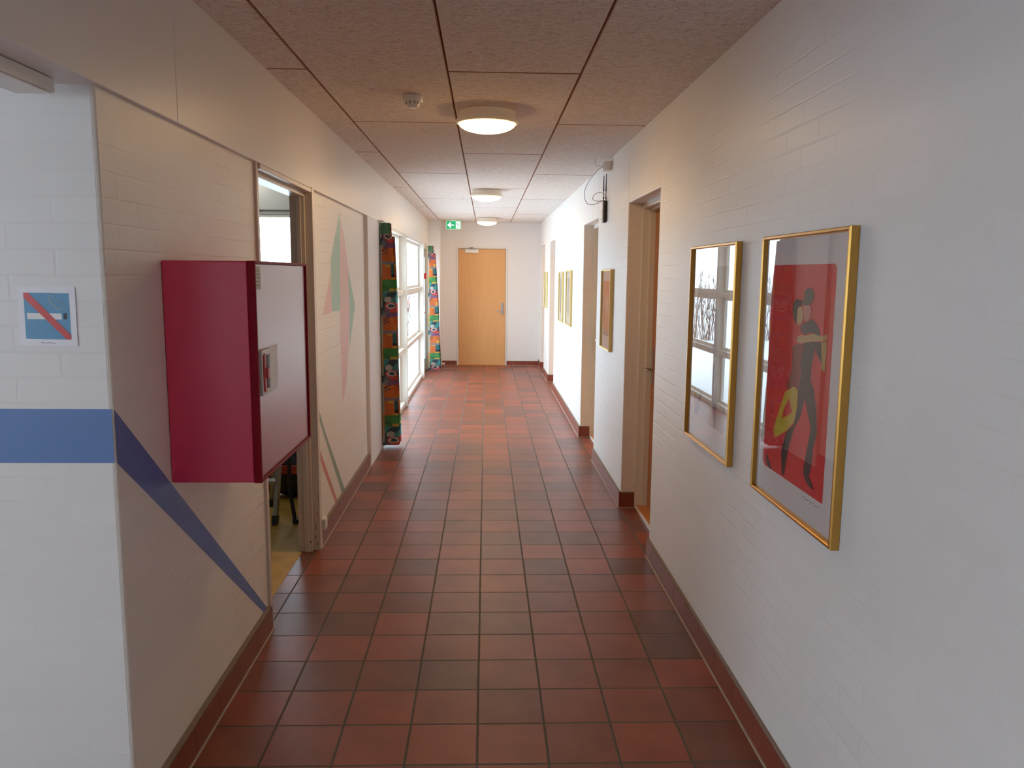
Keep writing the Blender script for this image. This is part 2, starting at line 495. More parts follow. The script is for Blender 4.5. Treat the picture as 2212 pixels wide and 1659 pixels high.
# end wall
bm = B()
box(bm, -.36, .235, YE, YE + .15, -.02, ZC + .02); box(bm, 1.108, 1.99, YE, YE + .15, -.02, ZC + .02)
box(bm, .235, 1.108, YE, YE + .15, 2.072, ZC + .02)
tag(obj('wall_end', bm, M_WALL), 'smooth white end wall around the beech door', 'wall', kind='structure')
bm = B(); box(bm, -.36, -.03, 11.1, YE, -.01, ZC + .01)
tag(obj('pillar_end', bm, M_WALL, bevel=.004), 'white boxed pier in the far left corner of the corridor', 'pillar', kind='structure')

# left wall: front face + corridor side, storeroom door opening
Y1, Y2 = 1.06, 2.095
bm = B()
box(bm, -.336, XB, YF, Y1, -.02, 2.3)
box(bm, -.336, XB, Y2, 4.115, -.02, 2.3)
box(bm, -.336, XB, Y1, Y2, 2.052, 2.3)
wl = tag(obj('wall_left', bm, M_BRICK_L, bevel=.007, seg=2), 'left brick side wall of the corridor around the open storeroom doorway', 'wall', kind='structure')
bm = B()
box(bm, HX, -.336, YF, -.2, -.02, 2.085); box(bm, HX, -.36, YF, -.2, 2.085, ZC + .02)
box(bm, -.3605, -.25, YF - .0008, -.25, -.02, 2.083)
wf = tag(obj('wall_front', bm, M_BRICK_X, bevel=.0), 'pale painted brick wall facing the camera at the left edge', 'wall', kind='structure')
# smooth panel beyond brick
bm = B(); box(bm, -.36, -.211, 4.115, 4.93, -.01, ZL)
tag(obj('wall_panel', bm, M_WALL, bevel=.003), 'smooth white wall panel between the mural and the first curtain', 'wall', kind='structure')
# fascia boards
bm = B()
for a, b_ in zip((HY, -2.26, .169, 2.597, 5.02, 7.45, 9.88), (-2.26, .169, 2.597, 5.02, 7.45, 9.88, 11.1)):
    box(bm, -.3, XF, a + .0012, b_ - .0012, ZL, ZC + .01)
box(bm, -.36, -.25, YF, 11.1, ZL + .001, ZC + .01)
tag(obj('trim_1', bm, M_FASCIA, bevel=.002), 'smooth painted fascia boards under the ceiling along the left side', 'trim', kind='structure')
bm = B()
box(bm, -.60, -.301, HY, YF - .0005, ZL + .0005, ZC + .01)
tag(obj('beam', bm, M_FASCIA, bevel=.002), 'painted beam over the opening at the upper left', 'beam', kind='structure')
bm = B()
box(bm, -.40, -.303, HY + .02, -.40, 2.036, 2.068); box(bm, -.395, -.308, HY + .02, -.405, 2.032, 2.036)
tag(obj('track_rail', bm, M_WPAINT, bevel=.003), 'white rail fixed under the beam at the upper left', 'rail')

# hall walls (behind and left of the viewer)
bm = B()
wy = [(-5.9, -3.9), (-3.1, -1.1)]
box(bm, HX - .2, HX, HY, -5.9, 0, ZC); box(bm, HX - .2, HX, -3.9, -3.1, 0, ZC); box(bm, HX - .2, HX, -1.1, YF, 0, ZC)
for a, b_ in wy:
    box(bm, HX - .2, HX, a, b_, 0, .7); box(bm, HX - .2, HX, a, b_, 2.2, ZC)
tag(obj('wall_hall', bm, M_WALL), 'white wall with windows in the hall left of the corridor', 'wall', kind='structure')
bm = B(); box(bm, HX - .2, 1.99, HY - .15, HY, 0, ZC)
tag(obj('wall_back', bm, M_WALL), 'plain white wall behind the viewer', 'wall', kind='structure')
bm = B()
for a, b_ in wy:
    box(bm, HX - .13, HX - .07, a, a + .06, .7, 2.2); box(bm, HX - .13, HX - .07, b_ - .06, b_, .7, 2.2)
    box(bm, HX - .13, HX - .07, a + .06, b_ - .06, .7, .76); box(bm, HX - .13, HX - .07, a + .06, b_ - .06, 2.14, 2.2)
    m_ = (a + b_) / 2; box(bm, HX - .13, HX - .07, m_ - .03, m_ + .03, .76, 2.14)
tag(obj('window_3', bm, M_WPAINT), 'white framed hall windows outside the picture', 'window', kind='structure')

# storeroom shell
bm = B()
box(bm, -3.4, -3.3, -.2, 5.12, 0, 2.7)
box(bm, -3.3, -2.3, 5.0, 5.12, 0, 2.7); box(bm, -.75, -.336, 5.0, 5.12, 0, 2.7)
box(bm, -2.3, -.75, 5.0, 5.12, 0, .8); box(bm, -2.3, -.75, 5.0, 5.12, 2.135, 2.7)
box(bm, -.336, -.30, 4.1, 5.12, 0, 2.5)
box(bm, -3.3, -.336, -.2, -.19, 0, 2.6)
tag(obj('wall_storeroom', bm, M_GREYW), 'grey storeroom wall above the bright window', 'wall', kind='structure')
bm = B(); box(bm, -3.4, -.3365, -.2, 5.12, 2.495, 2.6)
tag(obj('ceiling_storeroom', bm, M_GREYW), 'grey storeroom ceiling', 'ceiling', kind='structure')
bm = B()
box(bm, -2.3, -2.24, 5.02, 5.1, .8, 2.135); box(bm, -.81, -.75, 5.02, 5.1, .8, 2.135)
box(bm, -2.24, -.81, 5.02, 5.1, .8, .86); box(bm, -2.24, -.81, 5.02, 5.1, 2.105, 2.135); box(bm, -1.6, -1.54, 5.02, 5.1, .86, 2.105)
w2 = tag(obj('window_2', bm, M_WPAINT), 'bright storeroom window seen over the red cabinet', 'window', kind='structure')
bm = B(); poly(bm, [(-2.24, 5.058, .86), (-.81, 5.058, .86), (-.81, 5.058, 2.105), (-2.24, 5.058, 2.105)]); obj('pane', bm, M_GLASS, w2)
bm = B(); box(bm, -2.3, -.5, 4.985, 5.0, 2.163, 2.17)
tag(obj('trim_2', bm, M_DARK), 'thin dark line above the storeroom window', 'trim', kind='structure')

# outdoor facade above / around glazing of corridor, roof, added light-blocking slab
bm = B(); box(bm, -.75, -.36, 5.125, 11.8, 2.35, 2.75)
tag(obj('roof_overhang', bm, M_WALL), 'white eaves over the corridor windows', 'roof', kind='structure')
bm = B(); box(bm, HX - .2, 2.0, HY - .15, 5.12, 2.73, 2.85); box(bm, -.75, 2.0, 5.12, YE + .35, 2.76, 2.85); box(bm, -.36, 2.0, YE + .15, YE + .3, -.1, 2.76)  # last slab is added to stop light leaking in around the end door
tag(obj('roof', bm, M_DARK), 'flat roof over the corridor, with an added light-blocking slab behind the end wall', 'roof', kind='structure')

# ------------------------------------------------------------------ skirting
def skirt_y(bm, xa, xb, y0, y1, face, h=.105, step=.24, start=0., ends=True):
    """tiles along y; face=+1 when the visible face looks to +x"""
    ys = [y0] + [y for y in [start + step * k for k in range(-40, 80)] if y0 + .03 < y < y1 - .03] + [y1]
    for a, b_ in zip(ys, ys[1:]):
        box(bm, xa, xb, a + .0015, b_ - .0015, 0.004, h, 0)
    e = .0012 * face
    box(bm, xa + .001, xb - .001, y0 + .001, y1 - .001, .002, h - .002, 1)
    # pale sealant line on floor
    xf = xb if face > 0 else xa
    box(bm, min(xf, xf + .006 * face), max(xf, xf + .006 * face), y0, y1, 0.0002, .005, 1)
    # mortar ledge on top
    if face > 0: box(bm, xa, xb - .002, y0, y1, h - .001, h + .006, 2)
    else: box(bm, xa + .002, xb, y0, y1, h - .001, h + .006, 2)

def skirt_x(bm, x0, x1, ya, yb, h=.105, step=.24, start=0.):
    xs = [x0] + [x for x in [start + step * k for k in range(-40, 40)] if x0 + .03 < x < x1 - .03] + [x1]
    for a, b_ in zip(xs, xs[1:]):
        box(bm, a + .0015, b_ - .0015, ya, yb, .004, h, 0)
    box(bm, x0 + .001, x1 - .001, ya + .001, yb, .002, h - .002, 1)
    box(bm, x0, x1, ya - .006, ya, .0002, .005, 1)
    box(bm, x0, x1, ya + .002, yb, h - .001, h + .006, 2)

SK = [M_SKIRT, M_GROUT, M_SKTOP]
def skirt(name, label, fn):
    bm = B(); fn(bm)
    return tag(obj(name, bm, SK), label, 'skirting', kind='structure')
skirt('baseboard_left', 'terracotta tile skirting under the blue painted stripe', lambda b_: skirt_y(b_, XB, XK, YF, 1.03, 1, start=.06))
skirt('baseboard_left.001', 'terracotta tile skirting under the painted mural wall', lambda b_: skirt_y(b_, XB, XK, Y2 + .005, 4.11, 1, start=.06))
RS = ['near right wall below the two large pictures', 'right wall between the first two doorways', 'right wall between the second and third doorways', 'short wall piece before the last doorway', 'last bit of right wall']
ed = [HY, 1.90] + [v for r in REC[1:] for v in r] 
segs = [(HY, REC[0][0] - .0), (REC[0][1], REC[1][0]), (REC[1][1], REC[2][0]), (REC[2][1], REC[3][0]), (REC[3][1], YE)]
for i, (a, b_) in enumerate(segs):
    def f(bm, a=a, b_=b_, i=i):
        skirt_y(bm, 1.675, XR, a - (.012 if i else 0), b_, -1, start=.10)
        if i: skirt_x(bm, 1.676, 1.782, a - .014, a)
    skirt('baseboard_right' + ('' if not i else '.%03d' % i), 'terracotta tile skirting on the ' + RS[i], f)
skirt('baseboard_end', 'terracotta tile skirting left of the beech end door', lambda b_: skirt_x(b_, -.03, .232, YE - .014, YE, start=.12, h=.075))
skirt('baseboard_end.001', 'terracotta tile skirting right of the beech end door', lambda b_: skirt_x(b_, 1.112, 1.69, YE - .014, YE, start=.03, h=.075))

# ------------------------------------------------------------------ painted wall decoration
def yz(pts, x): return [(x, y, z) for y, z in pts]
def wpoly(bm, pts, x, mi): poly(bm, yz(pts, x), mi)
MG1 = [(3.0281, 2.0121), (2.6855, 1.685), (2.6941, 1.3636), (2.9871, 1.3561), (3.0566, 1.9623)]
MP1 = [(2.6764, 1.6067), (2.4014, 1.3522), (2.6938, 1.3606)]
MP2 = [(3.0576, 1.9715), (3.1867, 1.864), (3.3313, 1.6564), (3.3539, 1.3395), (3.2818, 1.0481), (3.1615, 0.8301), (3.0209, 0.7269), (2.9784, 0.9764), (2.9871, 1.3561)]
MG2 = [(3.3291, 1.6368), (3.6033, 1.368), (3.3232, 1.0676), (3.3539, 1.3395)]
LG = [(2.1274, 0.9194), (2.1304, 0.8378), (2.9099, 0.11), (3.0183, 0.11), (2.3633, 0.6699)]
LR = [(2.1295, 0.6581), (2.1225, 0.5992), (2.6706, 0.11), (2.7365, 0.11)]
xm = XB + .0006
bm = B(); wpoly(bm, MG1, xm, 0); wpoly(bm, MG2, xm, 0); wpoly(bm, MP1, xm, 1); wpoly(bm, MP2, xm, 1)
plabel(obj('painted_arrow', bm, [M_GREENP, M_PINKP], wl), 'faded green and pink arrow painted on the brick')
bm = B(); wpoly(bm, LG, xm, 0); wpoly(bm, LR, xm, 1)
plabel(obj('painted_lines', bm, [M_GREENL, M_REDPT], wl), 'green line and red line painted near the skirting')
bm = B(); wpoly(bm, [(YF + .004, 1.246), (YF + .004, 1.10), (1.02, .066), (1.02, .108)], xm, 0)
plabel(obj('painted_stripe', bm, M_BLUEB, wl), 'tapering blue stripe running down to the skirting')
bm = B(); poly(bm, [(HX, YF - .0015, 1.25), (XB - .004, YF - .0015, 1.248), (XB - .004, YF - .0015, 1.102), (HX, YF - .0015, 1.102)])
plabel(obj('painted_band', bm, M_BLUE, wf), 'horizontal blue painted band')

# ------------------------------------------------------------------ storeroom door casing
d = thing('door_4', 'cream painted casing of the open storeroom doorway on the left', 'door frame', (-.3, 1.6, 0), kind='structure')
bm = B()
box(bm, -.256, -.216, Y2 - .02, Y2 + .035, 0, 2.075)     # far architrave
box(bm, -.256, -.228, Y1 - .02, Y1 + .012, 0, 2.075)
box(bm, -.256, -.219, Y1 + .012, Y2 - .02, 2.045, 2.068)
obj('architrave', bm, M_CASING, d, bevel=.003)
bm = B()
box(bm, -.3355, -.256, Y2 - .045, Y2 + .02, 0, 2.05)
box(bm, -.3355, -.256, Y1 - .02, Y1 + .018, 0, 2.05)
box(bm, -.3355, -.256, Y1 + .018, Y2 - .045, 2.022, 2.05)
box(bm, -.30, -.275, Y2 - .058, Y2 - .045, 0, 2.022)
obj('jamb', bm, M_CASING, d, bevel=.002)
bm = B()
for (x, z, w, h) in ((-.243, .12, .004, .05), (-.232, .2, .003, .03), (-.247, .07, .005, .02), (-.225, .3, .002, .04), (-.27, .05, .006, .015), (-.236, .03, .006, .02)):
    yy = Y2 - .0205 if x > -.256 else Y2 - .0455
    poly(bm, [(x, yy, z), (x + w, yy, z + h * .1), (x + w * .7, yy, z + h), (x - w * .3, yy, z + h * .8)])
plabel(obj('chipped_paint', bm, M_CHIP, d), 'chipped brown patches low on the casing')

# ------------------------------------------------------------------ doors
def lever(bm, base, out, side, L=.12, r=.009):
    """base on the door, out = unit vector away from the door, side = direction of the grip"""
    base, out, side = Vector(base), Vector(out), Vector(side)
    tube(bm, [base, base + out * .012], .022, 16)
    pts = [base + out * .01, base + out * .045, base + out * .055 + side * .012, base + out * .055 + side * L]
    tube(bm, pts, r, 12)

# end door
d = thing('door_1', 'beech veneer door with closer in the end wall', 'door', (.67, YE, 0), kind='structure')
bm = B(); box(bm, .263, 1.086, YE + .012, YE + .055, .006, 2.04)
leaf = obj('door_leaf', bm, M_DOOR, d, bevel=.002)
bm = B()
box(bm, .233, .259, YE - .012, YE + .1, 0, 2.075); box(bm, 1.09, 1.116, YE - .012, YE + .1, 0, 2.075)
box(bm, .259, 1.09, YE - .012, YE + .1, 2.046, 2.075)
obj('door_frame', bm, M_WPAINT, d, bevel=.003)
bm = B(); box(bm, .259, 1.09, YE - .004, YE + .06, 0, .006); obj('threshold', bm, M_THRESH, d)
bm = B()
for z in (.25, 1.02, 1.78): tube(bm, [(.259, YE - .006, z - .05), (.259, YE - .006, z + .05)], .007, 8)
obj('hinge', bm, M_WPLAST, d)
bm = B(); box(bm, .378, .612, YE - .035, YE + .012, 1.975, 2.033)
cl = obj('door_closer', bm, M_WPLAST, d, bevel=.004)
bm = B(); tube(bm, [(.46, YE - .015, 2.033), (.46, YE - .015, 2.06)], .01, 8)
tube(bm, [(.46, YE - .02, 2.058), (.53, YE - .035, 2.062)], .006, 6); tube(bm, [(.53, YE - .035, 2.062), (.47, YE - .012, 2.064)], .006, 6)
obj('closer_arm', bm, M_STEEL, cl)
bm = B(); box(bm, 1.013, 1.052, YE + .005, YE + .012, .90, 1.115); 
pl = obj('lock_plate', bm, M_STEEL, d, bevel=.002)
bm = B(); lever(bm, (1.032, YE + .006, .963), (0, -1, 0), (-1, 0, 0), .11, .009)
obj('handle', bm, M_STEEL, pl)
bm = B(); tube(bm, [(1.032, YE + .006, 1.055), (1.032, YE - .012, 1.055)], .013, 12); box(bm, 1.027, 1.037, YE - .022, YE - .01, 1.03, 1.08)
obj('thumb_turn', bm, M_STEEL, pl)

# recess doors on the right
RL = ['orange brown door set back in the nearest right doorway', 'pale beech door set back in the second right doorway',
      'door set back in the third right doorway, past two small pictures', 'door in the last right doorway before the end wall']
for i, (a, b_) in enumerate(REC):
    y = (a + b_) / 2
    d = thing('door_%d' % (i + 5), RL[i], 'door', (1.8, y, 0), kind='structure')
    m = M_DOOR2 if i == 0 else M_DOOR
    bm = B(); box(bm, 1.868, 1.908, a + .035, b_ - .035, .02, 2.035)
    obj('door_leaf', bm, m, d, bevel=.002)
    bm = B()
    for (p, q) in ((a - .01, a + .014), (b_ - .014, b_ + .01)): box(bm, 1.784, 1.93, p, q, .0, 2.07)
    for (p, q) in ((a + .014, a + .034), (b_ - .034, b_ - .014)): box(bm, 1.83, 1.93, p, q, .0, 2.05)
    box(bm, 1.784, 1.93, a + .014, b_ - .014, 2.05, ZD + .01); box(bm, 1.83, 1.93, a + .034, b_ - .034, 2.036, 2.05)
    obj('door_frame', bm, M_WPAINT, d, bevel=.003)
    bm = B(); box(bm, 1.797, 1.94, a + .014, b_ - .014, 0, .022)
    obj('threshold', bm, M_THRESH, d, bevel=.003)
    bm = B(); box(bm, 1.790, 1.797, a + .014, b_ - .014, 0, .018)
    obj('threshold_edge', bm, M_WPLAST, d)
    bm = B(); box(bm, 1.862, 1.868, b_ - .10, b_ - .065, .88, 1.12)
    pl = obj('lock_plate', bm, M_STEEL, d, bevel=.001)
    bm = B(); lever(bm, (1.865, b_ - .082, .985), (-1, 0, 0), (0, -1, 0), .12, .009)
    obj('handle', bm, M_STEEL, pl)

# ------------------------------------------------------------------ corridor glazing
w = thing('window_1', 'floor to ceiling white framed glazing on the left beyond the first curtain', 'window', (-.27, 7.4, 0), kind='structure')
GX0, GX1 = -.31, -.235
bm = B()
box(bm, -.34, XF, 4.93, 5.0, 0, ZL)
box(bm, GX0, -.205, 7.2, 7.265, 0, ZL); box(bm, GX0, -.205, 9.84, 9.905, 0, ZL)
obj('post', bm, M_WPAINT, w, bevel=.002)
bm = B()
for a, b_ in ((5.0, 7.2), (7.265, 9.84)):
    for z0, z1 in ((.0, .055), (.66, .715), (1.353, 1.408), (2.045, 2.09)):
        box(bm, GX0, GX1, a, b_, z0, z1)
obj('transom', bm, M_WPAINT, w, bevel=.002)
bm = B(); bg = B()
for a, b_ in ((5.0, 7.2), (7.265, 9.84)):
    for z0, z1 in ((.055, .66), (.715, 1.353), (1.408, 2.045)):
        t_ = .035
        box(bm, -.325, -.29, a, a + t_, z0, z1); box(bm, -.325, -.29, b_ - t_, b_, z0, z1)
        box(bm, -.325, -.29, a + t_, b_ - t_, z0, z0 + t_); box(bm, -.325, -.29, a + t_, b_ - t_, z1 - t_, z1)
        poly(bg, [(-.308, a + t_, z0 + t_), (-.308, b_ - t_, z0 + t_), (-.308, b_ - t_, z1 - t_), (-.308, a + t_, z1 - t_)])
obj('sash', bm, M_WPAINT, w, bevel=.002)
obj('pane', bg, M_GLASS, w)
# side exit door past the glazing
d = thing('door_2', 'pale side door between the glazing and the far curtain', 'door', (-.27, 10.5, 0), kind='structure')
bm = B(); box(bm, -.34, -.232, 9.905, 9.96, 0, ZL); box(bm, -.34, -.232, 11.04, 11.1, 0, ZL); box(bm, -.34, -.232, 9.96, 11.04, 2.0, ZL)
obj('door_frame', bm, M_WPAINT, d, bevel=.002)
bm = B(); box(bm, -.32, -.27, 9.96, 11.04, .01, 2.0); bm.free()
bm = B()
box(bm, -.32, -.27, 9.965, 10.07, .01, 1.995); box(bm, -.32, -.27, 10.93, 11.035, .01, 1.995); box(bm, -.32, -.27, 10.07, 10.93, .01, .2); box(bm, -.32, -.27, 10.07, 10.93, 1.88, 1.995)
lf = obj('door_leaf', bm, plain('grey_green_door', srgb(196, 202, 198), .4, noise=.05), d, bevel=.002)
bm = B(); poly(bm, [(-.295, 10.07, .2), (-.295, 10.93, .2), (-.295, 10.93, 1.88), (-.295, 10.07, 1.88)]); obj('door_pane', bm, M_GLASS, lf)
bm = B(); lever(bm, (-.268, 10.05, 1.0), (1, 0, 0), (0, 1, 0)); obj('handle', bm, M_STEEL, d)
# fire call point
c = thing('fire_call_point', 'small red fire alarm box beside the far curtain', 'alarm', (-.2, 9.99, 1.57))
bm = B(); box(bm, -.232, -.172, 9.915, 9.985, 1.527, 1.615); obj('body', bm, M_CALL, c, bevel=.004)
bm = B(); box(bm, -.172, -.17, 9.93, 9.97, 1.55, 1.592); obj('press_plate', bm, M_WPLAST, c)

# ------------------------------------------------------------------ curtains
def curt_col(u, z):
    """u, z in metres on the cloth"""
    t = ((2.06 - z) / .62) % 1.0
    uu = (u / .17) % 1.0
    k = int(u / .17)
    h = lambda a: (math.sin(a * 12.9898 + k * 4.1) * 43758.5453) % 1.0
    dk, teal, org, grn, yel, red, wht, mau, vio = ((.03, .06, .08), (.05, .26, .25), (.62, .15, .04), (.07, .25, .09), (.66, .38, .06), (.62, .08, .07), (.75, .74, .66), (.24, .2, .22), (.2, .09, .2))
    if (2.06 - z) < .10: return (.09, .24, .13) if k < 3 else ((.05, .2, .2) if k % 2 else red)
    if uu < .13 and k % 2 == 0:
        return (.36, .42, .34) if h(int(t * 9)) > .35 else ((.45, .25, .08) if h(int(t * 9) + 3) > .5 else dk)
    if t < .31:
        e = ((uu - .55) / .33) ** 2 + ((t - .2) / .055) ** 2
        if e < .25: return dk
        if e < .5: return wht
        if e < 1.: return red
        if ((uu - .4) / .2) ** 2 + ((t - .11) / .045) ** 2 < 1: return (.45, .45, .38)
        if .24 < t < .30 and uu > .2: return red if uu > .5 else (.2, .12, .16)
        return teal if (math.sin(uu * 7 + t * 20) > .1) else dk
    if t < .36: return vio if uu > .3 else mau
    if t < .56:
        if abs(uu - .3 - .12 * math.sin(t * 120)) < .07 and t < .46: return dk
        if uu > .75 and t > .48: return yel
        return org
    if t < .60: return mau
    if t < .82:
        if uu > .62: return (.02, .13, .14) if t < .74 else ((.015, .015, .04) if t < .79 else yel)
        if t < .64 and uu > .3: return yel
        return org if uu > .1 else red
    if t < .985:
        if t > .95 and uu > .5: return yel
        return (.06, .26, .07) if math.sin(uu * 5 - t * 30) > -.6 else (.04, .16, .07)
    return (.1, .25, .18)

def curtain(name, label, x0, xt, xb, y0, y1, z0, z1, npl, seedv):
    root = thing(name, label, 'curtain', (x0, y0, z0))
    bm = B()
    nu, nz = npl * 26, 300
    grid = []
    cl = bm.loops.layers.float_color.new('Col')
    rnd = random.Random(seedv)
    ph = [rnd.uniform(-.2, .2) for _ in range(npl + 1)]
    us = []
    for j in range(nz + 1):
        z = z0 + (z1 - z0) * j / nz
        f = 1 - j / nz
        row = []; up = 0; last = None
        pinch = .75 if f < .06 else 1.0
        for i in range(nu + 1):
            s = i / 26.
            ki = min(int(s), npl - 1)
            tri = (s - ki)
            tri = .5 - .5 * math.cos(PI * tri)
            if ki % 2: tri = 1 - tri
            xmax = xt + (xb - xt) * (f ** .8)
            wob = .006 * math.sin(z * 5 + ki * 2.1 + seedv) * (1 if i else 0)
            x = x0 + (xmax - x0) * (tri * (1 - .12 * abs(ph[ki])) ) * (pinch if tri > .3 else 1) + wob * tri
            y = y0 + (y1 - y0) * (i / nu) + .01 * math.sin(z * 3 + ki) * f + .012 * math.sin(PI * (s - ki))
            p = Vector((x, y, z))
            row.append(bm.verts.new(p))
        grid.append(row)
    ulen = [0]
    mid = grid[nz // 2]
    for i in range(nu): ulen.append(ulen[-1] + (mid[i + 1].co - mid[i].co).length)
    for j in range(nz):
        for i in range(nu):
            f = bm.faces.new((grid[j][i], grid[j][i + 1], grid[j + 1][i + 1], grid[j + 1][i])); f.smooth = True
            for lp, (ii, jj) in zip(f.loops, ((i, j), (i + 1, j), (i + 1, j + 1), (i, j + 1))):
                c_ = curt_col(ulen[ii], z0 + (z1 - z0) * jj / nz)
                g_ = .9 + .1 * math.sin(ii * .31 + jj * .05)
                lp[cl] = tuple(q * g_ for q in c_) + (1,)
    obj('cloth', bm, M_CURT, root)
    bm = B()
    tube(bm, [(x0 + .03, y0 - .05, z1 + .008), (x0 + .03, y1 + .08, z1 + .008)], .008, 8)
    box(bm, x0 - .02, x0 + .035, y0 - .045, y0 - .035, z1, z1 + .018)
    obj('curtain_rail', bm, M_WPLAST, root)
    for k in range(npl // 2):
        yy = y0 + (y1 - y0) * (k + .5) / (npl // 2)
        bm = B(); tube(bm, [(x0 + .03, yy, z1 + .004), (x0 + .03, yy, z1 - .03)], .004, 6)
        obj('glider', bm, M_WPLAST, root)
    return root
curtain('curtain', 'dark multicoloured patterned curtain gathered at the near end of the glazing', -.202, -.092, -.055, 4.80, 4.99, .03, 2.055, 7, 1)
curtain('curtain', 'patterned turquoise and red curtain gathered beside the far pier', -.195, -.10, .0, 10.64, 10.9, .03, 2.055, 7, 2)

# ------------------------------------------------------------------ red hose cabinet
c = thing('fire_hose_cabinet', 'red metal fire hose cabinet mounted on the left brick wall beside the doorway', 'cabinet', (XB, .02, .95))
ZA, ZB = .952, 1.643
bm = B(); box(bm, XB + .001, .018, .022, .725, ZA, ZB)
obj('body', bm, M_RED, c, bevel=.005, seg=3)
bm = B()
X0, X1 = .018, .042
box(bm, X0, X1, .02, .032, ZA - .001, ZB + .001); box(bm, X0, X1, .716, .728, ZA - .001, ZB + .001)
box(bm, X0, X1, .032, .716, ZA - .001, ZA + .010); box(bm, X0, X1, .032, .716, ZB - .009, ZB + .001)
obj('door_rim', bm, M_REDD, c, bevel=.002)
bm = B(); box(bm, X0, X1 - .007, .032, .716, ZA + .010, ZB - .009)
dr = obj('door', bm, M_RED_DIM, c, bevel=.001)
xp = X1 - .007
bm = B()
box(bm, xp, xp + .010, .055, .15, 1.222, 1.24); box(bm, xp, xp + .010, .055, .15, 1.348, 1.367)
box(bm, xp, xp + .010, .055, .066, 1.24, 1.348); box(bm, xp, xp + .010, .142, .15, 1.24, 1.348)
hp = obj('handle_plate', bm, M_PLATE, dr, bevel=.002)
bm = B(); box(bm, xp, xp + .002, .066, .142, 1.24, 1.348); obj('handle_recess', bm, M_DARK, dr)
bm = B(); box(bm, xp + .003, xp + .014, .07, .092, 1.232, 1.356); box(bm, xp + .012, xp + .020, .085, .105, 1.275, 1.31)
plabel(obj('latch', bm, M_REDP, dr, bevel=.003), 'red latch lever')
bm = B(); box(bm, xp, xp + .0016, .152, .27, 1.22, 1.368)
plabel(obj('label_card', bm, M_PAPER, dr), 'white paper card beside the latch')
bm = B(); poly(bm, [(xp + .0008, .036, 1.627), (xp + .0008, .094, 1.627), (xp + .0008, .103, 1.617), (xp + .0008, .103, 1.556), (xp + .0008, .036, 1.556)])
for k in range(5):
    z = 1.615 - k * .011; y0 = .042 + .006 * (k % 2)
    poly(bm, [(xp + .0012, y0, z), (xp + .0012, y0 + .03 + .01 * (k % 3), z), (xp + .0012, y0 + .03 + .01 * (k % 3), z - .002), (xp + .0012, y0, z - .002)], 1)
plabel(obj('sticker', bm, [M_STICK, M_INK], dr), 'cream instruction sticker at the top corner')

# ------------------------------------------------------------------ pictures
def frame(name, label, y0, y1, z0, z1, art, group=None, bw=.012, xf=1.663):
    root = thing(name, label, 'picture', (XR, (y0 + y1) / 2, z0), group)
    xb = XR - .001
    prof = [(0, xb), (0, xf + .004), (.003, xf), (bw - .003, xf), (bw, xf + .003), (bw, xf + .012), (bw + .002, xf + .012), (bw + .002, xb)]
    bm = B()
    corners = [(y0, z0, 1, 1), (y1, z0, -1, 1), (y1, z1, -1, -1), (y0, z1, 1, -1)]
    rings = [[bm.verts.new((x, cy + sy * o, cz + sz * o)) for o, x in prof] for cy, cz, sy, sz in corners]
    n = len(prof)
    for k in range(4):
        a, b_ = rings[k], rings[(k + 1) % 4]
        for i in range(n):
            bm.faces.new((a[i], a[(i + 1) % n], b_[(i + 1) % n], b_[i]))
    obj('frame', bm, M_GOLD if y0 < 2 else M_GOLD_LIT, root)  # small far frames use the gold with window light in its colour
    i = bw
    bm = B(); box(bm, 1.680, 1.686, y0 + i, y1 - i, z0 + i, z1 - i)
    obj('backing', bm, M_MAT, root)
    bm = B(); mats = art(bm, y0 + i, y1 - i, z0 + i, z1 - i)
    obj('print', bm, mats, root)
    bm = B(); poly(bm, [(1.6748, y0 + i - .001, z0 + i - .001), (1.6748, y1 - i + .001, z0 + i - .001), (1.6748, y1 - i + .001, z1 - i + .001), (1.6748, y0 + i - .001, z1 - i + .001)])
    obj('glass', bm, M_PGLASS, root)
    return root

HAT = [(-0.1291, 1.5718), (-0.1484, 1.5793), (-0.1769, 1.576), (-0.1909, 1.5604), (-0.1825, 1.538), (-0.1521, 1.5272), (-0.115, 1.5274), (-0.1049, 1.5385), (-0.1243, 1.549), (-0.1207, 1.5619)]
MFACE = [(-0.1152, 1.5258), (-0.1639, 1.5293), (-0.1784, 1.5123), (-0.1728, 1.496), (-0.1509, 1.4802), (-0.1298, 1.4839), (-0.1186, 1.503)]
HAIR = [(-0.0408, 1.533), (-0.0656, 1.5439), (-0.096, 1.5415), (-0.1069, 1.5255), (-0.0819, 1.5212), (-0.0763, 1.5009), (-0.075, 1.4808), (-0.0683, 1.4669), (-0.0478, 1.486), (-0.0372, 1.5092)]
WFACE = [(-0.0782, 1.5177), (-0.1073, 1.5228), (-0.1186, 1.503), (-0.1215, 1.4834), (-0.1068, 1.4693), (-0.0858, 1.4664), (-0.075, 1.4808)]
SHO = [(-0.111, 1.4696), (-0.1509, 1.4802), (-0.1895, 1.4905), (-0.2232, 1.4735), (-0.2453, 1.4531), (-0.2427, 1.4451), (-0.2034, 1.45), (-0.1715, 1.4508), (-0.1404, 1.4404), (-0.1144, 1.4467), (-0.1023, 1.4591)]
ARM = [(-0.0824, 1.4309), (-0.107, 1.4395), (-0.1447, 1.4391), (-0.1956, 1.4494), (-0.2501, 1.4456), (-0.2932, 1.4536), (-0.2919, 1.4381), (-0.2596, 1.4324), (-0.1989, 1.4273), (-0.1517, 1.42), (-0.1109, 1.4132), (-0.0801, 1.4173)]
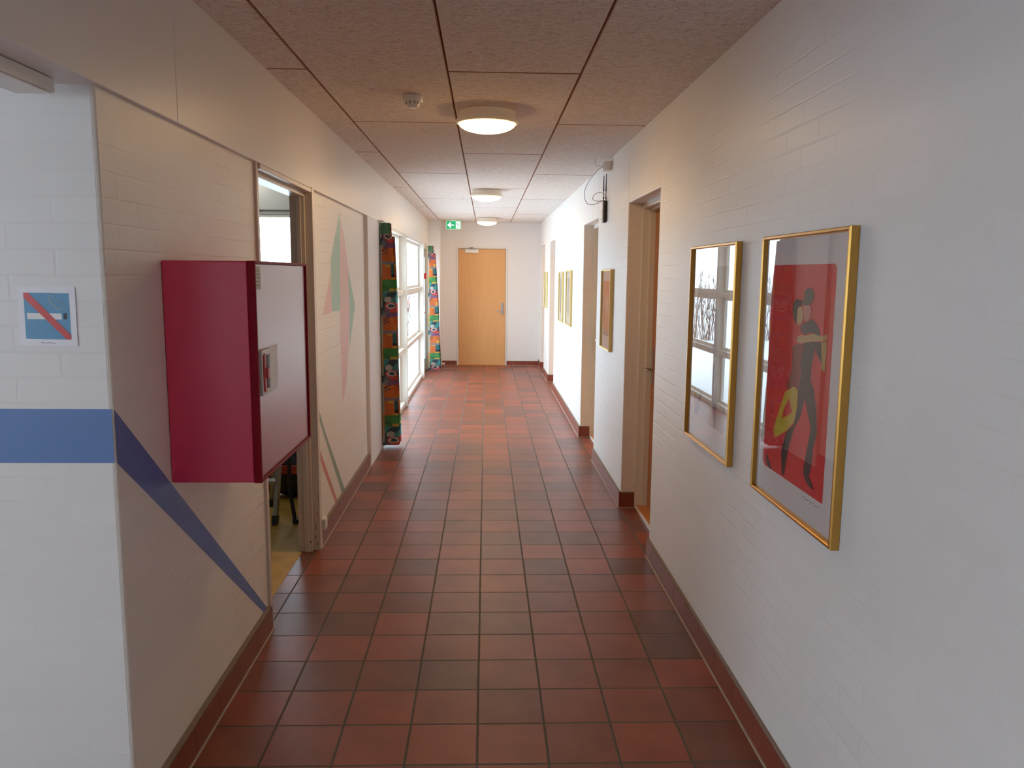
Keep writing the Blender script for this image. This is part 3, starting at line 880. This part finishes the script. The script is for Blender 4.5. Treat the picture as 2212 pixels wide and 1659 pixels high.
TORSO = [(-0.1315, 1.4167), (-0.1992, 1.4257), (-0.2563, 1.429), (-0.2677, 1.3676), (-0.2441, 1.3839), (-0.2177, 1.4066), (-0.2005, 1.3632), (-0.1998, 1.3146), (-0.1678, 1.312), (-0.1255, 1.3147), (-0.1197, 1.3541), (-0.1273, 1.3882)]
MARM = [(-0.2586, 1.4292), (-0.2887, 1.4348), (-0.2945, 1.4199), (-0.2905, 1.3485), (-0.2632, 1.3577), (-0.2668, 1.3737)]
TROU = [(-0.1255, 1.3148), (-0.1998, 1.3146), (-0.2274, 1.2885), (-0.2519, 1.2282), (-0.264, 1.1728), (-0.2441, 1.1233), (-0.242, 1.0836), (-0.2284, 1.0407), (-0.1894, 1.0273), (-0.185, 1.0565), (-0.2043, 1.1211), (-0.2202, 1.177), (-0.1637, 1.2559), (-0.1428, 1.199), (-0.0975, 1.153), (-0.0661, 1.0908), (-0.0533, 1.0526), (-0.0389, 0.992), (-0.02, 0.9907), (-0.0049, 1.0594), (-0.037, 1.1306), (-0.0955, 1.1664), (-0.1132, 1.2243), (-0.1123, 1.2885)]
DRESS = [(-0.0476, 1.3975), (-0.0854, 1.411), (-0.1239, 1.411), (-0.1214, 1.371), (-0.1162, 1.3202), (-0.1109, 1.269), (-0.0818, 1.2578), (-0.0163, 1.2691), (-0.0532, 1.3295)]
SKIRT = [(-0.0785, 1.2803), (-0.1105, 1.2713), (-0.1077, 1.2029), (-0.0945, 1.1731), (-0.0365, 1.134), (0.0546, 1.0938), (0.0732, 1.1159), (0.0298, 1.1932), (-0.0093, 1.2529)]
DIAM = [(-0.0442, 1.2372), (-0.0769, 1.201), (-0.0558, 1.1903), (0.0061, 1.165), (-0.0078, 1.1996)]
SHOEL = [(0.1282, 1.0293), (0.1049, 1.0157), (0.0697, 0.9903), (0.0792, 0.9842), (0.1124, 0.995)]
SHOER = [(-0.2014, 1.0304), (-0.2284, 1.0407), (-0.2467, 1.0257), (-0.2689, 1.0088), (-0.237, 1.0099), (-0.2068, 1.0218)]

def art1(bm, a, b_, c_, d_):
    L = [1.6798]
    def P(pts, mi):
        wpoly(bm, pts, L[0], mi); L[0] -= .00022
    P([(.145, 1.646), (-.312, 1.646), (-.326, 1.636), (-.326, .984), (.138, .984), (.155, 1.0), (.155, 1.636)], 0)
    P(DRESS, 4); P(SKIRT, 3); P(DIAM, 0); P(TROU, 1); P(TORSO, 1); P(MARM, 2); P(SHO, 1); P(ARM, 2)
    P(HAIR, 1); P(MFACE, 5); P(WFACE, 2); P(HAT, 1); P(SHOEL, 1); P(SHOER, 1)
    for k in range(7):   # pencil signature under the print
        y = -.19 - k * .017
        wpoly(bm, [(y, .965), (y - .011, .972 - .003 * (k % 2)), (y - .012, .970 - .003 * (k % 2)), (y - .001, .963)], 1.6797, 6)
    return [M_ARTRED, M_ARTBLK, M_ARTSKIN, M_ARTYEL, M_ARTMAR, M_ARTPINK, M_INK]

def art2(bm, a, b_, c_, d_):
    F2A = [(0.8156, 1.4573), (0.7718, 1.4865), (0.7442, 1.4608), (0.7403, 1.2804), (0.7958, 1.2746)]
    F2B = [(0.8055, 1.2304), (0.7401, 1.2791), (0.7117, 1.0935), (0.7125, 0.9944), (0.7438, 0.9883), (0.7744, 1.0809)]
    F2C = [(0.9693, 1.103), (0.9329, 1.1035), (0.9914, 1.005), (1.0487, 1.005)]
    wpoly(bm, [(.60, .99), (1.07, .99), (1.07, 1.65), (.60, 1.65)], 1.6798, 1)
    for k, p in enumerate((F2A, F2B, F2C)): wpoly(bm, p, 1.6794 - k * .0003, 0)
    return [M_ARTLAV, M_MAT2]

def art_panel(main, base, extra=None, mtop=.13, mside=.1):
    def f(bm, a, b_, c_, d_):
        w_, h_ = b_ - a, d_ - c_
        ya, yb = a + w_ * mside, b_ - w_ * mside
        za, zb = c_ + h_ * .16, d_ - h_ * mtop
        wpoly(bm, [(ya, za + h_ * .06), (yb, za + h_ * .06), (yb, zb), (ya, zb)], 1.6798, 0)
        wpoly(bm, [(ya, za), (yb, za), (yb, za + h_ * .075), (ya, za + h_ * .065)], 1.6797, 1)
        ym = (ya + yb) / 2
        fig = [(ym - .02, za + .03), (ym + .03, za + .03), (ym + .04, za + .16), (ym + .08, za + .27), (ym + .03, zb - .12), (ym, zb - .08), (ym - .04, zb - .13), (ym - .09, za + .28), (ym - .03, za + .15)]
        wpoly(bm, fig, 1.6794, 2)
        return [main, base, extra or base]
    return f
MA = plain('art_beige', srgb(196, 180, 160), .8, noise=.2)
MBR = plain('art_brown', srgb(150, 120, 84), .8, noise=.2)
frame('framed_picture', 'gold framed print of a tango couple on red, nearest on the right wall', -.425, .225, .885, 1.74, art1)
frame('framed_picture', 'gold framed print hidden by window reflections, next to the red dancers print', .505, 1.16, .885, 1.738, art2)
frame('framed_picture', 'small gold framed orange print between the first and second right doorways', 3.485, 3.97, 1.036, 1.652, art_panel(M_ARTORG, M_ARTGRY, M_ARTTAN), bw=.011)
frame('framed_picture', 'small gold framed beige print, nearer one of the pair past the second doorway', 6.315, 6.84, 1.04, 1.657, art_panel(M_ARTGRY, MA, MA), bw=.011)
frame('framed_picture', 'small gold framed grey print, farther one of the pair past the second doorway', 7.27, 7.77, 1.03, 1.645, art_panel(M_ARTGRY, M_ARTGRY, MBR), bw=.011)
frame('framed_picture', 'small gold framed brown print near the end of the right wall', 9.81, 10.28, 1.10, 1.648, art_panel(MBR, M_ARTGRY, MA), bw=.011)

# ------------------------------------------------------------------ no smoking poster
p = thing('no_smoking_poster', 'hand made no smoking picture under clear tape on the front left wall', 'poster', (-.39, YF, 1.42))
def xz(pts, y): return [(x, y, z) for x, z in pts]
SH = [(-0.4633, 1.5671), (-0.3185, 1.5677), (-0.3193, 1.415), (-0.466, 1.4165)]
bm = B(); prism(bm, xz(SH, YF - .0018), (0, -.0012, 0)); obj('sheet', bm, M_PAPER, p)
bm = B()
y = YF - .0033
poly(bm, xz([(-0.4489, 1.5523), (-0.3338, 1.5509), (-0.335, 1.4312), (-0.4502, 1.4329)], y), 0)
poly(bm, xz([(-0.4439, 1.5001), (-0.356, 1.499), (-0.3553, 1.4834), (-0.4434, 1.4839)], y - .0003), 1)
poly(bm, xz([(-0.3508, 1.4996), (-0.3411, 1.4997), (-0.3427, 1.484), (-0.3507, 1.484)], y - .0003), 2)
poly(bm, xz([(-0.4489, 1.5523), (-0.4367, 1.5521), (-0.3343, 1.4423), (-0.335, 1.4312), (-0.3462, 1.4312), (-0.4492, 1.5391)], y - .0006), 3)
def ribbon(bm, pts, w_, y, mi):
    for (x0, z0), (x1, z1) in zip(pts, pts[1:]):
        dx, dz = x1 - x0, z1 - z0; L = math.hypot(dx, dz) or 1
        nx, nz = -dz / L * w_, dx / L * w_
        poly(bm, [(x0 + nx, y, z0 + nz), (x1 + nx, y, z1 + nz), (x1 - nx, y, z1 - nz), (x0 - nx, y, z0 - nz)], mi)
ribbon(bm, [(-0.3863, 1.5448), (-0.3772, 1.5449), (-0.3678, 1.5335), (-0.3569, 1.5278), (-0.346, 1.5198), (-0.3413, 1.506)], .0008, y - .0004, 4)
ribbon(bm, [(-0.3853, 1.5425), (-0.3818, 1.5276), (-0.3681, 1.5127), (-0.3546, 1.5105)], .0012, y - .0004, 4)
ribbon(bm, [(-0.4131, 1.422), (-0.4095, 1.4244), (-0.4051, 1.4215), (-0.3925, 1.4227), (-0.3857, 1.4222), (-0.3743, 1.4213)], .0005, y - .0003, 2)
obj('drawing', bm, [M_NSBLUE, M_WPLAST, M_BLACK, M_NSRED, M_NSYEL], p)

# ------------------------------------------------------------------ ceiling things
def lamp(label, cx, cy):
    l = thing('ceiling_lamp', label, 'lamp', (cx, cy, ZC), 'round ceiling lamps along the corridor')
    bm = B(); lathe(bm, [(0, ZC - .001), (.152, ZC - .006), (.154, ZC - .013), (.158, ZC - .036), (.168, ZC - .051), (.172, ZC - .058), (.171, ZC - .064), (.162, ZC - .070), (.155, ZC - .070), (.153, ZC - .05), (0, ZC - .03)], cx, cy, 64)
    obj('ring', bm, M_LAMPRING, l)
    bm = B(); R_, dz = .155, .052
    lathe(bm, [(R_ * math.sin(a), ZC - .065 - dz * (math.cos(a))) for a in [PI / 2 * k / 14 for k in range(15)]], cx, cy, 64)
    o = obj('diffuser', bm, M_LAMP, l)
    return l
l1 = lamp('round ceiling lamp nearest the camera, glowing warm yellow', .746, 2.06)
def dup(root, loc, label):
    r = root.copy(); COL.objects.link(r); r.location = loc; r['label'] = label
    OFF[r.name] = Vector(loc)
    for ch in list(root.children):
        c_ = ch.copy(); COL.objects.link(c_); c_.parent = r
    return r
dup(l1, (.748, 6.2, ZC), 'round ceiling lamp, second along the corridor')
dup(l1, (.755, 10.42, ZC), 'round ceiling lamp just in front of the end wall')

s = thing('smoke_detector', 'white round smoke detector on the ceiling left of the nearest lamp', 'detector', (.374, 1.70, ZC))
bm = B(); lathe(bm, [(0, ZC - .001), (.048, ZC - .001), (.050, ZC - .006), (.050, ZC - .026), (.046, ZC - .032), (.036, ZC - .034)], .374, 1.705, 40); obj('base', bm, M_WPLAST, s)
bm = B(); lathe(bm, [(.036, ZC - .030), (.034, ZC - .042), (.028, ZC - .056), (.022, ZC - .060), (0, ZC - .061)], .374, 1.705, 40)
for k in range(10):
    a = 2 * PI * k / 10
    cx_, cy_ = .374 + .035 * math.cos(a), 1.705 + .035 * math.sin(a)
    tube(bm, [(cx_, cy_, ZC - .034), (cx_, cy_, ZC - .045)], .0022, 6, 1)
obj('sensor_head', bm, [M_WPLAST, M_DARK], s)

e = thing('exit_sign', 'green lit emergency exit sign with left arrow hanging from the ceiling', 'sign', (.207, 10.95, 2.4))
EY = 10.95
bm = B(); box(bm, .155, .248, EY + .002, EY + .045, 2.473, 2.4895); obj('bracket', bm, M_WPLAST, e, bevel=.003)
def rrect(x0, x1, z0, z1, r, y, n=5):
    pts = []
    for cx_, cz_, a0 in ((x1 - r, z1 - r, 0), (x0 + r, z1 - r, 90), (x0 + r, z0 + r, 180), (x1 - r, z0 + r, 270)):
        for k in range(n + 1):
            a = math.radians(a0 + 90 * k / n); pts.append((cx_ + r * math.cos(a), y, cz_ + r * math.sin(a)))
    return pts
bm = B(); prism(bm, rrect(.083, .327, 2.335, 2.474, .018, EY), (0, .03, 0)); obj('housing', bm, M_SIGNB, e)
bm = B(); poly(bm, rrect(.092, .318, 2.343, 2.466, .014, EY - .001), 0)
X = lambda u: .083 + .244 * u
Z = lambda v: 2.474 - .139 * v
ar = [(.085, .5), (.28, .17), (.36, .25), (.27, .42), (.55, .46), (.55, .56), (.27, .58), (.36, .76), (.28, .84)]
poly(bm, [(X(u), EY - .002, Z(v)) for u, v in ar], 1)
poly(bm, [(X(u), EY - .002, Z(v)) for u, v in ((.66, .1), (.935, .1), (.935, .9), (.66, .9))], 1)
# running figure in the doorway
def bar(u0, v0, u1, v1, w_):
    a, b_ = Vector((X(u0), EY - .003, Z(v0))), Vector((X(u1), EY - .003, Z(v1)))
    n_ = (b_ - a).normalized().cross(Vector((0, 1, 0))) * w_
    poly(bm, [a + n_, b_ + n_, b_ - n_, a - n_], 2)
bar(.73, .2, .75, .26, .006); bar(.75, .3, .82, .52, .005); bar(.82, .52, .86, .6, .004)
bar(.80, .62, .74, .74, .0035); bar(.74, .74, .74, .86, .003); bar(.84, .62, .90, .7, .003)
bar(.76, .34, .70, .46, .003); bar(.78, .36, .86, .4, .003)
obj('sign_face', bm, [M_SIGNG, M_SIGNW, plain('exit_dark', srgb(40, 110, 90), .5)], e)

# ------------------------------------------------------------------ router, adapter, cable
r = thing('wifi_router', 'white and black router with two antennas high on the right wall', 'router', (XR, 3.9, 2.02))
bm = B(); box(bm, 1.661, XR - .001, 3.90, 4.00, 2.02, 2.19); obj('back_shell', bm, M_BLACK, r, bevel=.008, seg=3)
bm = B(); box(bm, 1.653, 1.661, 3.902, 4.00, 2.02, 2.192)
for z in (2.04, 2.1, 2.16): box(bm, 1.6525, 1.653, 3.92, 3.935, z, z + .012, 1); box(bm, 1.6525, 1.653, 3.97, 3.98, z, z + .008, 1)
obj('front_cover', bm, [M_WPLAST, M_DARK], r, bevel=.002)
for (x, yy, zt) in ((1.664, 3.93, 2.38), (1.6785, 3.905, 2.392)):
    bm = B(); tube(bm, [(x, yy, 2.185), (x, yy, 2.262)], .0052, 8, 1); tube(bm, [(x, yy, 2.262), (x, yy, 2.29), (x, yy, zt)], [.0058, .0048, .0032], 8, 0); tube(bm, [(x, yy, 2.20), (x, yy, 2.215)], .006, 8, 0)
    obj('antenna', bm, [M_BLACK, M_PLATE], r)
a_ = thing('power_adapter', 'white cable junction box under the ceiling above the router', 'adapter', (XR, 3.7, 2.39))
bm = B(); box(bm, 1.632, XR - .001, 3.70, 3.79, 2.392, 2.462); obj('case', bm, M_WPLAST, a_, bevel=.004)
bm = B(); box(bm, 1.628, 1.632, 3.72, 3.76, 2.40, 2.45); obj('socket_face', bm, M_PLATE, a_)
CAB = [(1.636, 2.4272), (1.6316, 2.4269), (1.6025, 2.4104), (1.5667, 2.3707), (1.531, 2.3202), (1.51, 2.2698), (1.5072, 2.2267), (1.5155, 2.1836), (1.5345, 2.1587), (1.5642, 2.1518), (1.601, 2.1594), (1.6376, 2.1779), (1.6596, 2.1853), (1.6154, 2.1794), (1.582, 2.1844), (1.5706, 2.1987), (1.5811, 2.224), (1.6065, 2.2405), (1.6323, 2.2426), (1.6585, 2.2285), (1.672, 2.186)]
n_ = len(CAB)
ys = [3.75 + (.13 * min(1, k / 6.)) - (.0 if k < 12 else .02 * (k - 12) / 4.) for k in range(n_)]
bm = B(); tube(bm, catmull([(x, y_, z) for (x, z), y_ in zip(CAB, ys)], 6), .0022, 8)
tag(obj('looped_cable', bm, M_CABLE), 'thin grey cable looping from the junction box to the router', 'cable')
bm = B(); tube(bm, catmull([(x, 3.74, z) for x, z in [(1.632, 2.4303), (1.6027, 2.4282), (1.5812, 2.4261), (1.5684, 2.4399), (1.5696, 2.4625), (1.57, 2.4895)]], 6), .0013, 6)
tag(obj('thin_wire', bm, M_CABLE), 'short thin wire bent from the junction box up to the ceiling', 'wire')

# small items low on the walls
b0 = thing('socket_box', 'small grey cable box beside the storeroom casing above the skirting', 'box', (XB, 2.17, .09))
bm = B(); box(bm, XB, -.200, 2.135, 2.21, .098, .168); obj('cover', bm, M_PLATE, b0, bevel=.004)
bm = B(); box(bm, -.2002, -.1985, 2.15, 2.195, .115, .15); obj('cover_plate', bm, M_WPLAST, b0)
b0 = thing('door_stop', 'short white pipe stub low on the far left pier', 'door stop', (0, 11.2, .06))
bm = B(); tube(bm, [(-.03, 11.2, .075), (.03, 11.2, .075)], .013, 12); obj('tube', bm, M_WPLAST, b0)
bm = B(); tube(bm, [(.03, 11.2, .075), (.045, 11.2, .075)], .016, 12); obj('cap', bm, M_WPLAST, b0)

# ------------------------------------------------------------------ storeroom contents
sl = thing('step_ladder', 'aluminium step ladder standing in the storeroom seen under the red cabinet', 'ladder', (-.62, 2.75, 0))
def rail(bm, p0, p1, w_, d_, mi=0):
    p0, p1 = Vector(p0), Vector(p1)
    ax = (p1 - p0).normalized(); sx = Vector((1, .0, 0)); sx = (sx - ax * sx.dot(ax)).normalized(); sy = ax.cross(sx)
    a = [p0 + sx * (w_ * i) + sy * (d_ * j) for i, j in ((-.5, -.5), (.5, -.5), (.5, .5), (-.5, .5))]
    prism(bm, a, p1 - p0, mi)
FA, TA = (-.605, 2.56, .03), (-.555, 2.86, 1.35)
FB, TB = (-1.02, 2.60, .03), (-.90, 2.88, 1.35)
RA, TR = (-.735, 2.97, .03), (-.60, 2.90, 1.33)
RB = (-1.10, 3.05, .03); TRB = (-.93, 2.92, 1.33)
for (p0, p1, w_) in ((FA, TA, .026), (FB, TB, .026), (RA, TR, .022), (RB, TRB, .022)):
    bm = B(); rail(bm, p0, p1, w_, .055); obj('stile', bm, M_ALU, sl, bevel=.002)
for p0, p1 in ((FA, TA), (FB, TB), (RA, TR), (RB, TRB)):
    ax = (Vector(p1) - Vector(p0)).normalized()
    bm = B(); q = Vector(p0); rail(bm, q - ax * .028, q + ax * .03, .034, .062); obj('rubber_foot', bm, M_BLACK, sl, bevel=.002)
for k in range(1, 6):
    t = k / 5.5
    a = Vector(FA).lerp(Vector(TA), t); b_ = Vector(FB).lerp(Vector(TB), t)
    bm = B(); rail(bm, a, b_, .08, .02); obj('step', bm, M_ALU, sl)
bm = B(); rail(bm, Vector(RA).lerp(Vector(TR), .25), Vector(RB).lerp(Vector(TRB), .25), .02, .02); obj('brace', bm, M_ALU, sl)

bd = thing('wooden_board', 'brown wooden board leaning behind the ladder inside the storeroom', 'board', (-.96, 3.3, 0))
bm = B(); prism(bm, [(-1.12, 3.30, .003), (-.80, 3.30, .003), (-.80, 3.42, 1.2), (-1.12, 3.42, 1.2)], (0, .025, 0)); obj('panel', bm, M_PLY, bd)
cb = thing('cardboard_box', 'brown cardboard box on the storeroom floor behind the casing', 'box', (-.5, 2.75, 0))
bm = B(); box(bm, -.455, -.385, 2.60, 2.95, .003, .42); obj('carton', bm, M_CARD, cb, bevel=.003)
bm = B(); prism(bm, [(-.455, 2.60, .42), (-.385, 2.60, .42), (-.385, 2.52, .36), (-.455, 2.52, .36)], (0, 0, .004)); obj('flap', bm, M_CARD, cb)
ch = thing('black_tool_bag', 'black tool bag on the storeroom floor behind the ladder', 'bag', (-.6, 3.2, 0))
bm = B(); bmesh.ops.create_icosphere(bm, subdivisions=3, radius=1.)
for v in bm.verts:
    x, y_, z = v.co
    f = 1 + .08 * math.sin(9 * x + 5 * z) + .06 * math.sin(11 * y_ + 3 * x)
    v.co = Vector((-.64 + .17 * x * f, 3.25 + .16 * y_ * f, max(.005, .20 + .22 * z * f)))
for f in bm.faces: f.smooth = True
obj('bag_body', bm, M_BLACK, ch)
bm = B(); tube(bm, catmull([(-.72, 3.12, .38), (-.70, 3.08, .52), (-.62, 3.06, .56), (-.55, 3.08, .5), (-.54, 3.12, .36)], 6), .010, 8); obj('handle', bm, M_BLACK, ch)
bm = B(); box(bm, -.70, -.58, 3.075, 3.10, .2, .26); plabel(obj('pocket', bm, M_REDP, ch, bevel=.004), 'small red pocket')
bc = thing('curved_strut', 'black curved metal strut standing beside the carton in the storeroom', 'strut', (-.5, 2.58, 0))
bm = B(); tube(bm, catmull([(-.482, 2.575, .012), (-.500, 2.60, .10), (-.520, 2.62, .22), (-.525, 2.64, .5), (-.515, 2.66, .9)], 6), .013, 8); obj('shaft', bm, M_BLACK, bc)
bm = B(); tube(bm, [(-.480, 2.575, .0), (-.482, 2.575, .03)], .019, 10); obj('foot', bm, M_BLACK, bc)
cab = thing('storage_cupboard', 'dark brown cupboard at the back of the storeroom', 'cupboard', (-.9, 4.6, 0))
bm = B(); box(bm, -1.5, -.42, 4.3, 4.9, .002, .75); obj('carcass', bm, M_PLY, cab, bevel=.003)
for a, b_ in ((-1.49, -.965), (-.955, -.43)):
    bm = B(); box(bm, a, b_, 4.28, 4.3, .04, .73); dd = obj('door', bm, M_PLY, cab, bevel=.002)
    bm = B(); tube(bm, [((a + b_) / 2 - .05, 4.268, .6), ((a + b_) / 2 + .05, 4.268, .6)], .006, 8); obj('handle', bm, M_STEEL, dd)
t = thing('fluorescent_light', 'bright fluorescent light strip on the storeroom ceiling', 'lamp', (-1.3, 4.0, 2.5))
bm = B(); box(bm, -1.41, -1.21, 3.3, 4.97, 2.478, 2.494); box(bm, -1.30, -1.245, 3.3, 4.97, 2.445, 2.478); obj('housing', bm, M_WPLAST, t)
for a, b_ in ((-1.245, -1.215), (-1.40, -1.30)):
    bm = B(); box(bm, a, b_, 3.32, 4.96, 2.447, 2.478); obj('tube', bm, M_TUBE, t)

# ------------------------------------------------------------------ outdoors
bm = B(); box(bm, -60, -.36, -30, 60, -.25, -.12)
tag(obj('ground', bm, M_SNOW), 'snow covered ground outside the corridor glazing', 'ground', kind='structure')
bm = B()
rn = random.Random(3)
n = 40
prev = None
for k in range(n + 1):
    y_ = -25 + 80 * k / n
    h = .3 + .5 * math.sin(k * .5) + rn.uniform(-.3, .3)
    p = [bm.verts.new((-42, y_, -.2)), bm.verts.new((-44, y_, h)), bm.verts.new((-50, y_, h + 1.4))]
    if prev:
        for i in range(2): bm.faces.new((prev[i], p[i], p[i + 1], prev[i + 1]))
    prev = p
tag(obj('hill', bm, M_HEDGE), 'hazy wooded rise on the horizon beyond the snow', 'hill', kind='structure')
def bush(cx, cy, h, n_, seedv):
    rr = random.Random(seedv)
    root = thing('bare_bush', 'leafless twiggy bush in the snow outside the glazing', 'bush', (cx, cy, -.13), 'leafless bushes outside the glazing')
    bm = B()
    for k in range(n_):
        a = rr.uniform(0, 2 * PI); sp = rr.uniform(.02, .2)
        p = Vector((cx + rr.uniform(-.35, .35), cy + rr.uniform(-.3, .3), -.14))
        d_ = Vector((math.cos(a) * sp, math.sin(a) * sp, 1)).normalized()
        pts = [p]; L = h * rr.uniform(.6, 1.05)
        for j in range(5):
            d_ = (d_ + Vector((rr.uniform(-.14, .14), rr.uniform(-.14, .14), .05))).normalized()
            pts.append(pts[-1] + d_ * L / 5)
        tube(bm, pts, [.010, .009, .008, .006, .004, .002], 3, cap=False)
        for j in (2, 3, 4):
            for _ in range(3):
                q = pts[j]; dd = (d_ + Vector((rr.uniform(-.9, .9), rr.uniform(-.9, .9), rr.uniform(0, .5)))).normalized()
                tube(bm, [q, q + dd * rr.uniform(.08, .22)], [.006, .003], 3, cap=False)
    obj('twigs', bm, M_TWIG, root)
for k, (x, y_, h) in enumerate(((-1.7, 19.4, 1.9), (-3.3, 18.9, 2.2), (-4.9, 19.0, 2.1), (-6.5, 18.2, 2.2), (-8.1, 17.0, 2.0))):
    bush(x, y_, h, 38, 10 + k)

# ------------------------------------------------------------------ lights / world
wd = bpy.data.worlds.new('World'); scn.world = wd; wd.use_nodes = True
nt = wd.node_tree; nt.nodes.clear()
o_ = N(nt, 'ShaderNodeOutputWorld'); bk = N(nt, 'ShaderNodeBackground')
tc = N(nt, 'ShaderNodeTexCoord'); sp = N(nt, 'ShaderNodeSeparateXYZ'); nt.links.new(tc.outputs['Generated'], sp.inputs[0])
cr = N(nt, 'ShaderNodeValToRGB'); cr.color_ramp.elements[0].color = (.74, .885, 1, 1); cr.color_ramp.elements[1].color = (.66, .82, 1, 1)
nt.links.new(sp.outputs['Z'], cr.inputs[0]); nt.links.new(cr.outputs[0], bk.inputs['Color'])
bk.inputs['Strength'].default_value = 8.4
nt.links.new(bk.outputs[0], o_.inputs[0])

def portal(name, loc, rot, sx, sy):
    l = bpy.data.lights.new(name, 'AREA'); l.shape = 'RECTANGLE'; l.size = sx; l.size_y = sy
    l.cycles.is_portal = True
    o = bpy.data.objects.new(name, l); COL.objects.link(o); o.location = loc; o.rotation_euler = rot
R90 = PI / 2
portal('portal_glazing', (-.345, 7.42, 1.03), (0, -R90, 0), 2.06, 4.85)
portal('portal_side_door', (-.345, 10.5, 1.04), (0, -R90, 0), 1.7, .9)
portal('portal_store', (-1.525, 5.11, 1.45), (-R90, 0, 0), 1.5, 1.35)
for a, b_ in wy: portal('portal_hall', (HX - .15, (a + b_) / 2, 1.45), (0, -R90, 0), 1.5, b_ - a)

# ------------------------------------------------------------------ camera
cd = bpy.data.cameras.new('camera'); cam = bpy.data.objects.new('camera', cd); COL.objects.link(cam)
cd.sensor_width = 36; cd.sensor_fit = 'HORIZONTAL'; cd.lens = 27.999; cd.clip_start = .05; cd.clip_end = 200
r_ = Vector((0.99943821, -0.03236305, 0.00871157)); u_ = Vector((-0.00420428, 0.13681221, 0.99058808)); f_ = Vector((0.03325031, 0.99006821, -0.13659929))
cam.matrix_world = Matrix(((r_.x, u_.x, -f_.x, 0.74309744), (r_.y, u_.y, -f_.y, -2.44400661), (r_.z, u_.z, -f_.z, 1.61011204), (0, 0, 0, 1)))
scn.camera = cam

scn.view_settings.view_transform = 'Standard'
scn.view_settings.look = 'None'
scn.view_settings.exposure = 0.12
scn.view_settings.gamma = 1.1
scn.cycles.use_denoising = True
scn.cycles.max_bounces = 10; scn.cycles.diffuse_bounces = 6; scn.cycles.transparent_max_bounces = 16
scn.cycles.sample_clamp_indirect = 8.0
scn.cycles.caustics_reflective = False
